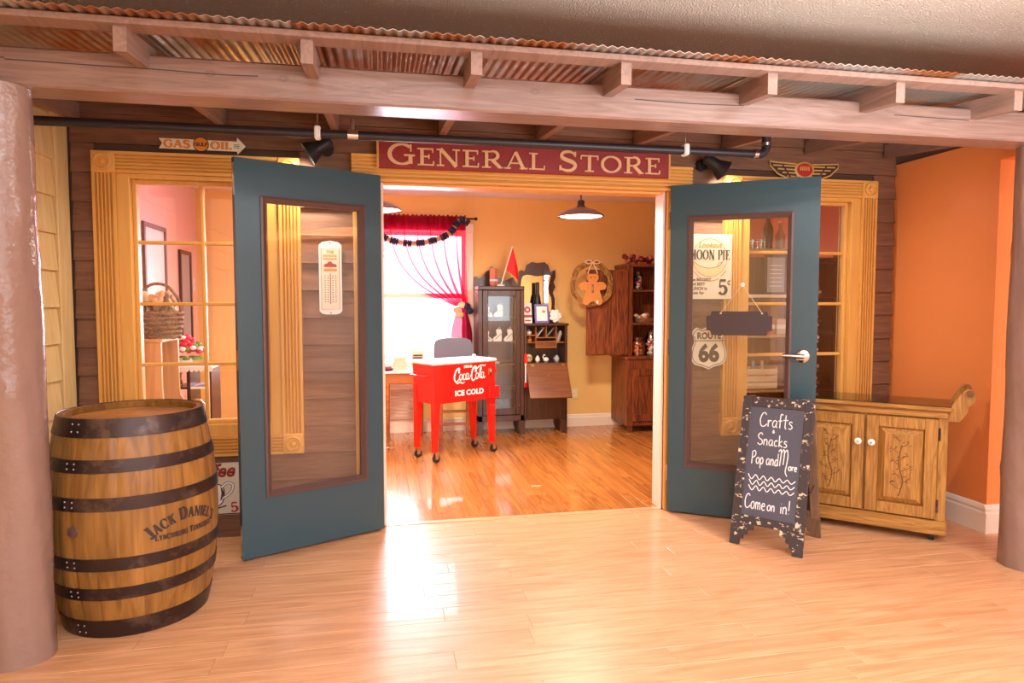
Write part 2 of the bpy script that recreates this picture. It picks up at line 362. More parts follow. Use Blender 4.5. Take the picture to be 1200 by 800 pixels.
# serif alphabet: strokes (points, thickness) in a cell one unit high
def serif(ch, T=.17, t=.07):
    st = []; bar = lambda x0, x1, y: st.append(([(x0, y), (x1, y)], t))
    stem = lambda x, y0=0., y1=1.: st.append(([(x, y0), (x, y1)], T))
    def bowl(cx, cy, rx, ry, a0, a1):
        p = arc(cx, cy, rx, ry, a0, a1, 18); st.append((p, [t+(T-t)*abs(cos(radians(a0+(a1-a0)*i/18))) for i in range(19)]))
    h = t/2
    if ch == 'I': stem(.2); bar(.02, .38, h); bar(.02, .38, 1-h); w = .4
    elif ch in 'EFL':
        stem(.2); bar(.03, .36 if ch == 'F' else .64, h)
        if ch != 'F': st.append(([(.62, 0), (.64, .25)], t))
        if ch != 'L': bar(.03, .62, 1-h); st.append(([(.6, 1), (.6, .76)], t)); bar(.2, .46, .52); st.append(([(.46, .4), (.46, .64)], t))
        else: bar(.03, .37, 1-h)
        w = .7
    elif ch == 'N':
        st.append(([(.14, 0), (.14, 1)], t*1.2)); st.append(([(.74, 0), (.74, 1)], t*1.2)); st.append(([(.14, 1), (.74, 0)], T*1.05))
        bar(.0, .28, h); bar(0, .2, 1-h); bar(.6, .88, 1-h); w = .9
    elif ch == 'M':
        st.append(([(.14, 0), (.14, 1)], t*1.2)); stem(.88); st.append(([(.14, 1), (.5, .1)], T)); st.append(([(.5, .1), (.88, 1)], t*1.2))
        bar(0, .28, h); bar(0, .16, 1-h); bar(.72, 1.04, h); bar(.84, 1.04, 1-h); w = 1.06
    elif ch in 'PR':
        stem(.2); bar(.03, .37, h); bar(.03, .42, 1-h); bar(.2, .42, .48); bowl(.4, .74, .24, .26, 90, -90)
        if ch == 'R': st.append(([(.42, .48), (.72, .04)], T)); bar(.66, .84, h)
        w = .84 if ch == 'R' else .7
    elif ch == 'D': stem(.2); bar(.03, .4, h); bar(.03, .4, 1-h); bowl(.36, .5, .38, .47, 90, -90); w = .84
    elif ch == 'A':
        st.append(([(.12, 0), (.44, 1)], t*1.2)); st.append(([(.44, 1), (.76, 0)], T)); bar(.24, .62, .34); bar(0, .26, h); bar(.6, .92, h); w = .9
    elif ch == 'O': bowl(.45, .5, .37, .47, 0, 360); w = .92
    elif ch in 'CG':
        bowl(.45, .5, .37, .47, 48, 318 if ch == 'C' else 305); st.append(([(.73, .64), (.73, .98)], t))
        if ch == 'G': st.append(([(.72, .06), (.72, .46)], T*.95)); bar(.52, .86, .46)
        w = .86
    elif ch == 'S':
        p = smoothpts([(.58, .78), (.5, .93), (.34, .97), (.17, .88), (.15, .68), (.32, .55), (.52, .44), (.6, .26), (.5, .07), (.32, .02), (.14, .1), (.1, .26)], 4)
        n = len(p); st.append((p, [t+(T-t)*sin(pi*i/(n-1))**1.5 for i in range(n)])); st.append(([(.6, .72), (.6, .98)], t)); st.append(([(.09, .02), (.09, .28)], t)); w = .7
    elif ch == 'T': stem(.4); bar(.22, .58, h); bar(.04, .76, 1-h); st.append(([(.06, 1), (.05, .74)], t)); st.append(([(.74, 1), (.75, .74)], t)); w = .8
    elif ch == 'J': p = [(.4, 1), (.4, .3)] + arc(.24, .2, .16, .18, 0, -170, 8); st.append((p, [T]*2+[T-(T-t)*i/9 for i in range(9)])); bar(.2, .56, 1-h); w = .56
    elif ch == 'K': stem(.2); bar(.03, .37, h); bar(.03, .37, 1-h); st.append(([(.24, .42), (.62, 1)], t*1.2)); st.append(([(.36, .6), (.68, .02)], T)); bar(.5, .78, 1-h); bar(.56, .82, h); w = .82
    elif ch == 'Y': st.append(([(.14, 1), (.42, .46)], T)); st.append(([(.42, .46), (.7, 1)], t*1.2)); stem(.42, 0, .48); bar(.26, .58, h); bar(0, .28, 1-h); bar(.56, .84, 1-h); w = .84
    elif ch in 'HU':
        stem(.18); stem(.7)
        if ch == 'H': bar(.18, .7, .5); bar(.02, .34, h); bar(.54, .86, h)
        else: st.append((arc(.44, .16, .26, .14, 180, 360, 10), t*1.4))
        bar(.02, .34, 1-h); bar(.54, .86, 1-h); w = .88
    elif ch == 'B': stem(.2); bar(.03, .4, h); bar(.03, .4, 1-h); bar(.2, .4, .52); bowl(.38, .75, .2, .22, 90, -90); bowl(.4, .27, .26, .25, 90, -90); w = .76
    elif ch == '5':
        bowl(.34, .3, .25, .28, 140, -150); st.append(([(.16, .94), (.56, .94)], T*.7)); st.append(([(.17, .95), (.14, .48)], t)); w = .66
    elif ch == "'": st.append(([(.1, 1), (.06, .74)], T*.7)); w = .22
    elif ch == ' ': w = .36
    else: w = .5
    return st, w
def serif_line(txt, h, x, z, y, d=0, T=.17, t=.07, xs=1., gap=.07, align='C', caps=None):
    """list of (letter, MB)"""
    adv = []; X = 0
    for i, ch in enumerate(txt):
        k = h*(caps[i] if caps else 1); st, w = serif(ch, T, t); adv.append((ch, st, X, k)); X += (w+gap)*k*xs
    off = x-(X/2 if align == 'C' else 0); out = []; q_ = 0
    for ch, st, X0, k in adv:
        if not st: continue
        mb = MB()
        for pts, w in st: mb.ribbon([(off+X0+p[0]*k*xs, z+p[1]*k) for p in pts], [q*k for q in w] if isinstance(w, list) else w*k, y-.00012*(q_ % 7), d); q_ += 1
        out.append((ch, mb))
    return out
def joined(lst):
    mb = MB()
    for _, m in lst: mb.add(m.v, m.f)
    return mb

# ================================================================== STRUCTURE
def st(name, mb, mat, label, smooth=0):
    return tag(mb.build(name, mat, smooth=smooth), label, None, None, 'structure')

# ---- lobby floor: planks running along the shop front
floor = st('floor', MB().box(-1.7, 6, -6.5, .02, -.06, -.008), 'floor_base', 'light honey plank floor of the lobby in front of the shop')
pm = MB().box(-.6, .6, -.0625, .0625, -.008, 0, .0012)
pl0 = None
def plank_row(parent, a0, a1, L, put):
    global pl0
    x = a0 - random.uniform(.1, .9)*L
    while x < a1-.01:
        s, e = max(x, a0), min(x+L, a1)
        if e-s > .03: put((s+e)/2, (e-s)/L)
        x += L
for k in range(24):
    yc = -.0625 - k*.125 + .02
    def put(xc, sc, yc=yc):
        global pl0
        if pl0 is None: o = pl0 = pm.build('plank', 'plank_lobby', floor)
        else: o = copy_part(pl0, floor)
        o.location = (xc, yc, 0); o.scale = ((sc*1.2-.0006)/1.2, .996, 1)
    plank_row(floor, -1.62, 3.41 if yc > -.74 else 4.2, 1.2, put)
# ---- store floor: narrower boards running away from the door
sfloor = st('floor', MB().box(-1.75, 3.6, .02, 3.05, -.06, -.008), 'plank_store', 'amber hardwood floor inside the store behind the doors')
pm2 = MB().box(-.04, .04, -.5, .5, -.008, 0, .001); pl1 = None
for k in range(66):
    xc = -1.71 + k*.08
    def put2(yc, sc, xc=xc):
        global pl1
        if pl1 is None: o = pl1 = pm2.build('floorboard', 'plank_store', sfloor)
        else: o = copy_part(pl1, sfloor)
        o.location = (xc, yc, 0); o.scale = (.992, sc-.001, 1)
    plank_row(sfloor, .075, 2.94, 1.45, lambda c, s: put2(c, s*1.45))
st('trim_1', MB().box(0, 1.76, .022, .072, -.006, .004, .003), 'plank_lobby', 'flat wooden threshold strip across the double doorway')

# ---- shop front wall
Z0, Z1 = .47, 2.14
WIN = [(-1.51, -.45), (2.15, 3.25)]           # outer casing of the two shop windows
wf = MB()
G = .18
for a, b, c, d in [(-1.7, -1.33, 0, 2.74), (-1.33, -.57, 0, .65), (-1.33, -.57, 2.0, 2.74), (-.57, 0, 0, 2.74), (0, 1.76, 2.03, 2.74),
                   (1.76, 2.33, 0, 2.74), (2.33, 3.07, 0, .65), (2.33, 3.07, 2.0, 2.74), (3.07, 3.6, 0, 2.74), (3.6, 6, 0, 2.74)]:
    wf.box(a, b, .04, .12, c, d)
wfront = st('wall_front', wf, 'dark_backing_wall', 'brown lap sided shop front wall around the double doors')
pl = MB()
for a, b, c, d in [(-1.75, -1.33, 0, 2.42), (-1.33, -.57, 0, .65), (-1.33, -.57, 2.0, 2.42), (-.57, 0, 0, 2.42), (0, 1.76, 2.03, 2.42),
                   (1.76, 2.33, 0, 2.42), (2.33, 3.07, 0, .65), (2.33, 3.07, 2.0, 2.42), (3.07, 3.6, 0, 2.42)]:
    pl.box(a, b, .121, .13, c, d)
pl.build('plaster_lining', 'store_wall', wfront)
EXP = .156
def board(x0, x1, z0, z1):
    MB().prism([(.04, z0), (.010, z0), (.012, z0+.004), (.032, z1), (.04, z1)], x0, x1, 'x').build('siding_board', 'siding', wfront)
for k in range(17):
    z = k*EXP; zt = min(z+EXP+.004, 2.73)
    if zt < Z0+.02 or z > Z1-.03:
        secs = [(-1.62, -.16), (1.92, 3.41)] if z < 2.1 else [(-1.62, .9), (.901, 3.41)]
        if 2.02 < z < 2.18: secs = [(-1.62, -.165), (1.925, 3.41)]
    elif z < Z0: secs = [(-1.62, WIN[0][0]), (WIN[0][0]+.001, WIN[0][1]-.001), (WIN[0][1], -.16), (1.92, WIN[1][0]), (WIN[1][0]+.001, WIN[1][1]-.001), (WIN[1][1], 3.41)]
    else: secs = [(-1.62, WIN[0][0]), (WIN[0][1], -.16), (1.92, WIN[1][0]), (WIN[1][1], 3.41)]
    for a, b in secs:
        if z < Z0 and zt > Z0 and (a, b) in ((WIN[0][0]+.001, WIN[0][1]-.001), (WIN[1][0]+.001, WIN[1][1]-.001)): board(a, b, z, Z0)
        else: board(a, b, z, zt)

# ---- fluted casings
def flute(w, front, back, n=5, edge=.012, dep=.016):
    p = [(0, back), (0, front)]; fw = (w-2*edge)/n
    for i in range(n):
        x = edge+i*fw
        p += [(x+.2*fw, front), (x+.26*fw, front+dep*.7), (x+fw/2, front+dep), (x+.74*fw, front+dep*.7), (x+.8*fw, front)]
    return p + [(w, front), (w, back)]
def rosette(parent, x, z, w=.115):
    b = MB().box(x-w/2, x+w/2, -.018, .032, z-w/2, z+w/2, .004).build('corner_block', 'casing', parent)
    M = Matrix.Translation((x, -.018, z)) @ Matrix.Rotation(pi/2, 4, 'X')
    MB().lathe([(.046, 0), (.046, .010), (.038, .013), (.032, .002), (.020, .002), (.016, .012), (0.0005, .016)], 20, M).build('rosette', 'casing', b, smooth=40)
def shop_window(n, x0, x1, label):
    t = thing('window_%d' % n, label, None, ((x0+x1)/2, .03, Z0), kind='structure'); w = .115
    for x in (x0, x1-w):
        P = [(x+p[0], p[1]) for p in flute(w, -.012, .032)]
        MB().prism(P, Z0+w, Z1-w, 'z').build('fluted_side_casing', 'casing_v', t)
    for z in (Z0, Z1-w):
        P = [(p[1], z+p[0]) for p in flute(w, -.012, .032)]
        MB().prism(P, x0+w, x1-w, 'x').build('fluted_casing', 'casing', t)
    for x in (x0+w/2, x1-w/2):
        for z in (Z0+w/2, Z1-w/2): rosette(t, x, z, w)
    gx0, gx1, gz0, gz1 = x0+G, x1-G, Z0+G, 2.0
    fr = MB()     # flat inner frame and sash
    fr.box(x0+w, gx0, 0, .10, Z0+w, Z1-w, .003).box(gx1, x1-w, 0, .10, Z0+w, Z1-w, .003)
    fr.box(gx0, gx1, 0, .10, Z0+w, gz0, .003).box(gx0, gx1, 0, .10, gz1, Z1-w, .003)
    fr.build('frame', 'casing_v', t)
    sa = MB(); q = .022
    sa.box(gx0, gx0+q, .035, .085, gz0, gz1, .004).box(gx1-q, gx1, .035, .085, gz0, gz1, .004).box(gx0+q, gx1-q, .035, .085, gz0, gz0+q, .004).box(gx0+q, gx1-q, .035, .085, gz1-q, gz1, .004)
    sa.build('sash', 'casing_v', t)
    xm = (gx0+gx1)/2; H = (gz1-gz0)
    MB().box(xm-.010, xm+.010, .05, .08, gz0+q, gz1-q, .004).build('muntin', 'casing_v', t)
    zs = [gz0+H*i/4 for i in range(5)]
    for z in zs[1:4]: MB().box(gx0+q, gx1-q, .052, .078, z-.010, z+.010, .004).build('muntin', 'casing', t)
    for i in range(2):
        for j in range(4):
            a = gx0+(gx1-gx0)*i/2; b = gx0+(gx1-gx0)*(i+1)/2
            MB().box(a+.004, b-.004, .063, .067, zs[j]+.004, zs[j+1]-.004).build('pane', 'pane', t)
    return t
shop_window(1, *WIN[0], 'eight pane shop window with fluted amber casing beside the whiskey barrel')
shop_window(2, *WIN[1], 'eight pane shop window with fluted amber casing behind the oak sideboard')

# ---- doorway casing, header and jambs
dc = thing('trim_2', 'amber wooden casing and fluted header around the double doorway', None, (.88, .03, 0), kind='structure')
for x in (-.16, 1.765): MB().box(x, x+.155, .002, .035, 0, 2.03, .004).build('side_casing', 'casing_v', dc)
MB().prism([(p[1], 2.03+p[0]) for p in flute(.15, -.012, .035, 6)], -.165, 1.925, 'x').build('header_casing', 'casing', dc)
MB().box(-.03, 1.79, -.022, -.012, 2.03, 2.045, .003).build('header_bead', 'casing', dc)
for x in (-.004, 1.748): MB().box(x, x+.016, .036, .16, 0, 2.03, .003).build('jamb', 'white_trim', dc)
MB().box(.012, 1.748, .036, .16, 2.014, 2.03, .003).build('head_jamb', 'casing', dc)

# ---- store shell
bw = MB()
for a, b, c, d in [(-1.75, -1.05, 0, 2.42), (-1.05, .85, 0, .68), (-1.05, .85, 2.06, 2.42), (.85, 3.6, 0, 2.42)]: bw.box(a, b, 2.95, 3.05, c, d)
wback = st('wall_back', bw, 'store_wall', 'mustard yellow back wall inside the store')
st('wall_store_left', MB().box(-1.85, -1.75, .04, 3.05, 0, 2.42), 'salmon_wall_lit', 'salmon pink side wall seen through the left shop window')
st('wall_store_right', MB().box(3.6, 3.7, .13, 3.05, 0, 2.42), 'terracotta_wall', 'terracotta pink side wall seen through the right shop window')
st('ceiling', MB().box(-1.85, 3.7, .13, 3.05, 2.42, 2.5), 'store_ceiling', 'pale smooth ceiling inside the store')
st('ceiling', MB().box(-1.7, 6, -6.5, .12, 2.74, 2.8), 'popcorn', 'textured popcorn ceiling of the lobby above the porch roof')
bb = MB().prism([(2.95, 0), (2.925, 0), (2.925, .095), (2.933, .105), (2.933, .118), (2.94, .13), (2.95, .13)], -1.75, 3.6, 'x')
st('baseboard_back', bb, 'white_trim', 'white moulded baseboard along the store back wall')
# back window of the store, two sashes wide
w3 = thing('window_3', 'bright white framed back window of the store behind red sheer curtains', None, (-.1, 2.95, .6), kind='structure')
f3 = MB()
for a, b, c, d in [(-1.13, -1.05, .661, 2.14), (.85, .93, .661, 2.054), (-1.05, .844, 2.06, 2.14), (-1.16, .96, .60, .66)]: f3.box(a, b, 2.925, 2.955, c, d, .004)
f3.build('casing', 'white_trim', w3)
MB().box(.845, .935, 2.918, 2.95, 2.055, 2.145, .004).build('corner_block', 'white_trim', w3)
MB().box(-.16, -.04, 2.93, 3.04, .68, 2.06, .004).build('mullion', 'white_trim', w3)
for a, b in ((-1.05, -.16), (-.04, .85)):
    s3 = MB()
    for z0, z1, y in ((.68, 1.42, 2.97), (1.39, 2.06, 3.0)):
        s3.box(a, a+.04, y, y+.03, z0, z1).box(b-.04, b, y, y+.03, z0, z1).box(a+.04, b-.04, y, y+.03, z0, z0+.04).box(a+.04, b-.04, y, y+.03, z1-.04, z1)
        MB().box(a+.035, b-.035, y+.013, y+.017, z0+.035, z1-.035).build('pane', 'pane', w3)
    s3.build('sash', 'white_trim', w3)

# ---- lobby side walls
wl = st('wall_left', MB().box(-1.75, -1.701, -6.5, .02, -.06, 2.74).box(-1.701, -1.655, -6.5, .02, -.0079, 2.74), 'tan_shingle', 'tan shingle side wall at the left end of the porch')
k = 0
while k*.187 < 2.2:
    z = k*.187; zt = z+.19
    for a, b in [(-6.5, -2.2), (-2.2, -1.72), (-1.72, -1.38), (-1.38, -1.05), (-1.05, -.74), (-.74, -.42), (-.42, -.135)]:
        MB().prism([(-1.655, z), (-1.628, z), (-1.630, z+.004), (-1.646, zt), (-1.655, zt)], 0, b-a-.004, 'z',
                   Matrix(((1,0,0,0),(0,0,1,a),(0,1,0,0),(0,0,0,1)))).build('shingle', 'tan_shingle', wl)
    k += 1
MB().box(-1.655, -1.626, -.13, .008, 0, 2.36, .004).build('corner_board', 'tan_shingle', wl)
wr = MB().box(3.42, 5, -.75, .04, 0, 2.26).box(3.42, 5, -6.5, -.7501, 2.135, 2.26)
wright = st('wall_right', wr, 'orange_wall', 'bright orange wall and opening at the right end of the porch')
bs = MB()
prof = [(0, 0), (-.02, 0), (-.02, .115), (-.013, .125), (-.016, .140), (-.008, .158), (0, .165)]
bs.prism([(3.42+p[0], p[1]) for p in prof], -.7501, .035, 'y')
bs.prism([(-.75+p[0], p[1]) for p in prof], 3.4, 5, 'x')
st('baseboard_right', bs, 'white_trim', 'white moulded baseboard wrapping the orange wall corner')

rw_ = MB()
for a, b, c, d in [(-1.75, -.9, -.06, 2.74), (-.9, 5.2, -.06, .9), (-.9, 5.2, 2.3, 2.74), (.7, 1.4, .9, 2.3), (3.0, 3.6, .9, 2.3), (5.2, 6.1, -.06, 2.74)]: rw_.box(a, b, -6.6, -6.5, c, d)
st('wall_rear', rw_, 'white_trim', 'pale lobby wall with windows behind the photographer')
st('wall_far_right', MB().box(6, 6.1, -6.5, .12, -.06, 2.74), 'white_trim', 'pale wall at the far end of the side lobby')

# ---- porch roof: beam, rafters, batten and corrugated sheets
pr = thing('porch_roof', 'mauve timber porch roof with rafters and rusty corrugated metal', 'porch roof', (.9, -1.17, 2.1))
bm = MB(); nx = 60
for i in range(1): bm.box(-1.62, 3.41, -1.25, -1.09, 2.10, 2.238, .008)
bm.build('beam', 'beam_paint', pr)
ck = MB()   # long drying cracks in the beam
for pts in ([(-1.3, 2.19), (-1.05, 2.187), (-.8, 2.186), (-.6, 2.181), (-.45, 2.184)], [(-1.6, 2.196), (-1.3, 2.195)], [(1.05, 2.185), (1.3, 2.181), (1.55, 2.186)], [(2.3, 2.186), (2.7, 2.182)]):
    ck.ribbon(smoothpts(pts, 6), .004, -1.2505)
ck.build('crack', 'dark_ink', pr)
for kx, kz in ((-.36, 2.180), (-.62, 2.182), (.62, 2.19), (1.72, 2.16)):
    kn_ = MB()
    for q in (.018, .011): kn_.ribbon(arc(kx, kz, q, q*.62, 0, 360, 18), .0014, -1.2504)
    kn_.build('wood_knot', 'rafter_paint' if kx > 1 else 'door_mould', pr)
def rz(y): return 2.168 + (y+1.47)*.0885
raft0 = None
rm = MB().prism([(-1.47, rz(-1.47)), (0, rz(0)), (0, rz(0)+.085), (-1.47, rz(-1.47)+.085)], -.021, .021, 'x')
for x in (-1.58, -.85, -.25, .35, .93, 1.55, 2.14, 2.73, 3.32):
    o = MB().add(rm.v, rm.f, Matrix.Translation((x, 0, 0))).build('rafter', 'rafter_paint', pr)
MB().box(-1.62, 3.41, -1.495, -1.405, 2.252, 2.274, .003).build('batten', 'rafter_paint', pr)
for zy in (-.75, -.1):
    MB().box(-1.62, 3.41, zy-.04, zy+.04, rz(zy)+.088, rz(zy)+.108).build('batten', 'rafter_paint', pr)
def sheet(x0, x1):
    mb = MB(); n = int((x1-x0)/.0056); ys = [-1.55, -1.0, -.5, 0.0]
    for lay in (0, .002):
        vs = []
        for y in ys:
            for i in range(n+1):
                x = x0+(x1-x0)*i/n; vs.append((x, y, rz(y)+.113+.0036*sin(2*pi*x/.038)+lay))
        fs = [(j*(n+1)+i, j*(n+1)+i+1, (j+1)*(n+1)+i+1, (j+1)*(n+1)+i) for j in range(len(ys)-1) for i in range(n)]
        mb.add(vs, fs)
    k = len(ys)*(n+1); mb.f += [(i, i+k, i+1+k, i+1) for i in range(n)]
    return mb.build('corrugated_sheet', 'rusty_metal', pr, smooth=60)
xx = -1.62
while xx < 3.4: sheet(xx, min(xx+.68, 3.41)); xx += .663

def post(label, x, y, r, seed):
    rnd = random.Random(seed); t = MB(); n = 40; m = 60; vs = []; fs = []
    ph = [rnd.uniform(0, 6) for _ in range(12)]; kn = [(rnd.uniform(0, 6.28), rnd.uniform(.2, 1.9), rnd.uniform(.004, .010)) for _ in range(16)]
    for j in range(m+1):
        z = 2.1*j/m
        for i in range(n):
            a = 2*pi*i/n; d = .004*sin(2*a+ph[0]+z*.8)+.0025*sin(5*a+ph[1]+3*z)+.002*sin(9*z+ph[2]+2*a)+.0012*sin(11*a+ph[3]+7*z)
            for (ka, kz, kh) in kn:
                da = (a-ka+pi) % (2*pi)-pi; d += kh*math.exp(-((da*r)**2+(z-kz)**2)/.0012)
            vs.append((x+(r+d-.005*z/2)*cos(a), y+(r+d-.005*z/2)*sin(a), z))
    for j in range(m):
        for i in range(n): fs.append((j*n+i, j*n+(i+1) % n, (j+1)*n+(i+1) % n, (j+1)*n+i))
    fs += [tuple(range(n-1, -1, -1)), tuple(range(m*n, (m+1)*n))]
    t.add(vs, fs); return tag(t.build('porch_post', 'post_paint', smooth=60), label, 'post', 'porch posts')
post('round mauve painted log post standing beside the whiskey barrel', -1.357, -1.205, .118, 3)
post('round mauve painted log post at the right edge by the orange wall', 3.195, -1.20, .12, 5)

# ---- black sprinkler pipe under the porch roof
sp = thing('sprinkler_pipe', 'black pipe hung under the porch roof in front of the shop sign', 'pipe', (.2, -.6, 2.1))
MB().tube([(-1.625, -.6, 2.138), (2.0, -.6, 2.138)] , .021, 14).build('pipe_run', 'pipe', sp, smooth=50)
MB().tube([(2.0, -.6, 2.138), (2.03, -.6, 2.139), (2.052, -.6, 2.15), (2.062, -.6, 2.17), (2.062, -.6, 2.34)], .024, 14).build('elbow', 'pipe', sp, smooth=50)
MB().tube([(1.985, -.6, 2.138), (2.008, -.6, 2.138)], .027, 14).build('coupling', 'steel', sp, smooth=50)
MB().tube([(2.062, -.6, 2.185), (2.062, -.6, 2.2)], .027, 14).build('coupling', 'steel', sp, smooth=50)
for x in (-.295, 1.59):
    MB().tube([(x, -.6, 2.165), (x, -.6, rz(-.6)+.09)], .005, 6).build('hanger_rod', 'steel', sp)
    MB().box(x-.014, x+.014, -.628, -.572, 2.112, 2.172, .006).build('hanger_clamp', 'white_plastic', sp)
hd = MB().lathe([(.010, .03), (.022, .028), (.026, 0), (.024, -.03), (.020, -.034), (.0005, -.034)], 16, Matrix.Translation((-.13, -.6, 2.138)))
MB().tube([(-.155, -.6, 2.138), (-.105, -.6, 2.138)], .027, 14).build('tee_fitting', 'steel', sp, smooth=50)
MB().tube([(-.13, -.6, 2.15), (-.13, -.6, 2.215)], .014, 10).build('sprinkler_head', 'steel', sp, smooth=50)

# ---- black spotlights above the shop windows
def spot(label, x, sx):
    t = thing('spotlight', label, 'lamp', (x, .012, 2.2), group='black spotlights over the shop windows')
    MB().cyl((x, .014, 2.2), (x, -.012, 2.2), .04, .036, 16).build('wall_plate', 'black_metal', t, smooth=40)
    MB().tube([(x, -.01, 2.2), (x, -.05, 2.215), (x+sx*.015, -.09, 2.2)], .008, 8).build('arm', 'black_metal', t, smooth=50)
    M = Matrix.Translation((x+sx*.01, -.10, 2.20)) @ Vector((sx*.75, -.06, -.5)).to_track_quat('Z', 'Y').to_matrix().to_4x4()
    MB().lathe([(.0005, -.05), (.022, -.048), (.034, -.03), (.036, .03), (.05, .06), (.068, .10), (.064, .10), (.046, .06), (.03, .04), (.0005, .04)], 20, M).build('lamp_head', 'black_metal', t, smooth=40)
    MB().lathe([(.0005, .0), (.028, .02), (.03, .045), (.0005, .06)], 14, M).build('bulb', 'lamp_glow', t, smooth=40)
    l = bpy.data.lights.new('spot_beam', 'SPOT'); l.energy = 34; l.color = (1, .86, .68); l.spot_size = radians(170); l.spot_blend = 1; l.shadow_soft_size = .05
    o = bpy.data.objects.new('spot_beam', l); COL.objects.link(o); o.parent = t
    o.location = (sx*.10, -.125, -.075); o.rotation_euler = Vector((sx*.15, .05, -.9)).to_track_quat('-Z', 'Y').to_euler()
spot('black spotlight above the left open door', -.30, -1)
spot('black spotlight above the right open door', 1.99, 1)

# ---- the two doors
def door(n, label, hx, hy, fx, fy, gl, side):
    W = hypot(fx-hx, fy-hy); a = atan2(fy-hy, fx-hx)
    t = thing('door_%d' % n, label, None, (hx, hy, 0), a, kind='structure'); OFF[t.name] = (0, 0, 0)
    T = .042; y0, y1 = (-T, 0) if side > 0 else (0, T); zt, zb = 2.055, .012
    u0, u1, v0, v1 = gl
    lf = MB()
    lf.box(.004, u0, y0, y1, zb, zt).box(u1, W, y0, y1, zb, zt).box(u0, u1, y0, y1, v1, zt).box(u0, u1, y0, y1, zb, v0)
    lf.build('leaf', 'door_teal', t)
    mw = .04
    for f, s in ((y1, 1), (y0, -1)):
        md = MB(); e = f+s*.010; i0 = f-s*.016
        A = (u0-.012, v0-.012, u1+.012, v1+.012); B = (u0+mw*.5, v0+mw*.5, u1-mw*.5, v1-mw*.5)
        def ring(p, y): return [(p[0], y, p[1]), (p[2], y, p[1]), (p[2], y, p[3]), (p[0], y, p[3])]
        C = (A[0]+.012, A[1]+.012, A[2]-.012, A[3]-.012); D = (B[0]+.0, B[1]+.0, B[2]-.0, B[3]-.0)
        vs = ring(A, f) + ring(A, e-s*.003) + ring(C, e) + ring(D, i0+s*.004) + ring(D, i0-s*.005)
        fs = [(4*q+i, 4*q+(i+1) % 4, 4*q+4+(i+1) % 4, 4*q+4+i) for q in range(4) for i in range(4)]
        md.add(vs, fs); md.build('glazing_bead', 'door_mould', t)
    yc = (y0+y1)/2
    MB().box(u0+mw*.5-.006, u1-mw*.5+.006, yc-.003, yc+.003, v0+mw*.5-.006, v1-mw*.5+.006).build('pane', 'pane', t)
    for z in (.25, 1.05, 1.85):
        MB().cyl((-.002, y1 if side < 0 else y0, z-.05), (-.002, y1 if side < 0 else y0, z+.05), .008, n=8).build('hinge', 'steel', t)
    return t, W, y0, y1
d1, W1, ya, yb = door(1, 'dark teal glazed door leaf standing open beside the barrel', -.0, -.04, -.715, -.405, (.118, .668, .33, 1.862), 1)
for z0, z1 in ((1.87, 2.03), (.03, .19)):
    b = MB().box(W1, W1+.002, ya+.010, yb-.010, z0, z1).build('flush_bolt', 'steel', d1)
    MB().box(W1+.002, W1+.004, ya+.016, yb-.016, (z0+z1)/2-.02, (z0+z1)/2+.02).build('bolt_lever', 'brass', b)
MB().box(W1, W1+.002, ya+.010, yb-.010, .99, 1.09).build('strike_plate', 'brass', d1)
d2, W2, yc_, yd_ = door(2, 'dark teal glazed door leaf with lever handle behind the chalkboard', 1.76, -.04, 2.475, -.50, (.122, .70, .315, 1.852), -1)
M = Matrix.Translation((.775, 0, 1.02)) @ Matrix.Rotation(pi/2, 4, 'X')
hnd = MB().lathe([(.039, 0), (.039, .006), (.034, .010), (.015, .012), (.011, .05), (.0005, .052)], 24, M).build('handle', 'steel', d2, smooth=40)
MB().tube([(.782, -.045, 1.02), (.74, -.05, 1.022), (.70, -.05, 1.024), (.665, -.048, 1.024)], [.014, .013, .012, .011], 12).build('lever', 'steel', hnd, smooth=50)

# ================================================================== SIGNS ON THE SHOP FRONT
def wsign(name, label, loc, cat='sign'):
    return thing(name, label, cat, loc, axis=False)
# shop name board, each raised letter a part
gs = wsign('shop_sign', 'long dark red board reading GENERAL STORE above the doorway', (.868, -.022, 2.1))
MB().box(-.885, .885, -.018, .008, .0, .150, .004).build('board', 'sign_red', gs)
for x in (-.885, .885): MB().box(x-.006, x+.006, -.020, -.010, 0, .15).build('edge_trim', 'sign_gold', gs)
for ch, mb in serif_line('GENERAL STORE', .098, 0, .020, -.028, .010, T=.2, t=.08, xs=1.56, gap=.05, caps=[1.2]+[1]*7+[1.2]+[1]*4):
    mb.build('letter', 'sign_letter', gs)
# arrow shaped fuel sign
ga = wsign('arrow_sign', 'white arrow sign reading GAS GULF OIL above the left shop window', (-.955, .010, 2.195))
z = 0
MB().prism([(-.222, .026), (.176, .024), (.178, .046), (.222, .0), (.178, -.046), (.176, -.030), (-.222, -.028), (-.205, 0)], -.010, -.002).build('arrow_plate', 'cream', ga)
joined(serif_line('GAS', .040, -.130, -.021, -.0106, T=.36, t=.16, xs=1.32, gap=.03)).build('lettering', 'orange_ink', ga)
joined(serif_line('OIL', .040, .096, -.022, -.0106, T=.36, t=.16, xs=1.32, gap=.03)).build('lettering', 'orange_ink', ga)
M = Matrix.Translation((-.008, -.010, 0)) @ Matrix.Rotation(pi/2, 4, 'X')
MB().lathe([(.040, -.006), (.040, .004), (.0005, .004)], 24, M).build('roundel_rim', 'dark_ink', ga)
MB().lathe([(.036, 0), (.036, .0055), (.0005, .0055)], 24, M).build('roundel', 'orange_ink', ga)
text_mb('GULF', .027, -.008, -.010, -.0162, bold=.0012).build('lettering', 'dark_ink', ga)
MB().box(.16, .19, -.0105, -.0102, .004, .007).box(.16, .19, -.0105, -.0102, -.004, -.001).box(.16, .19, -.0105, -.0102, -.012, -.009).build('fine_print', 'dark_ink', ga)
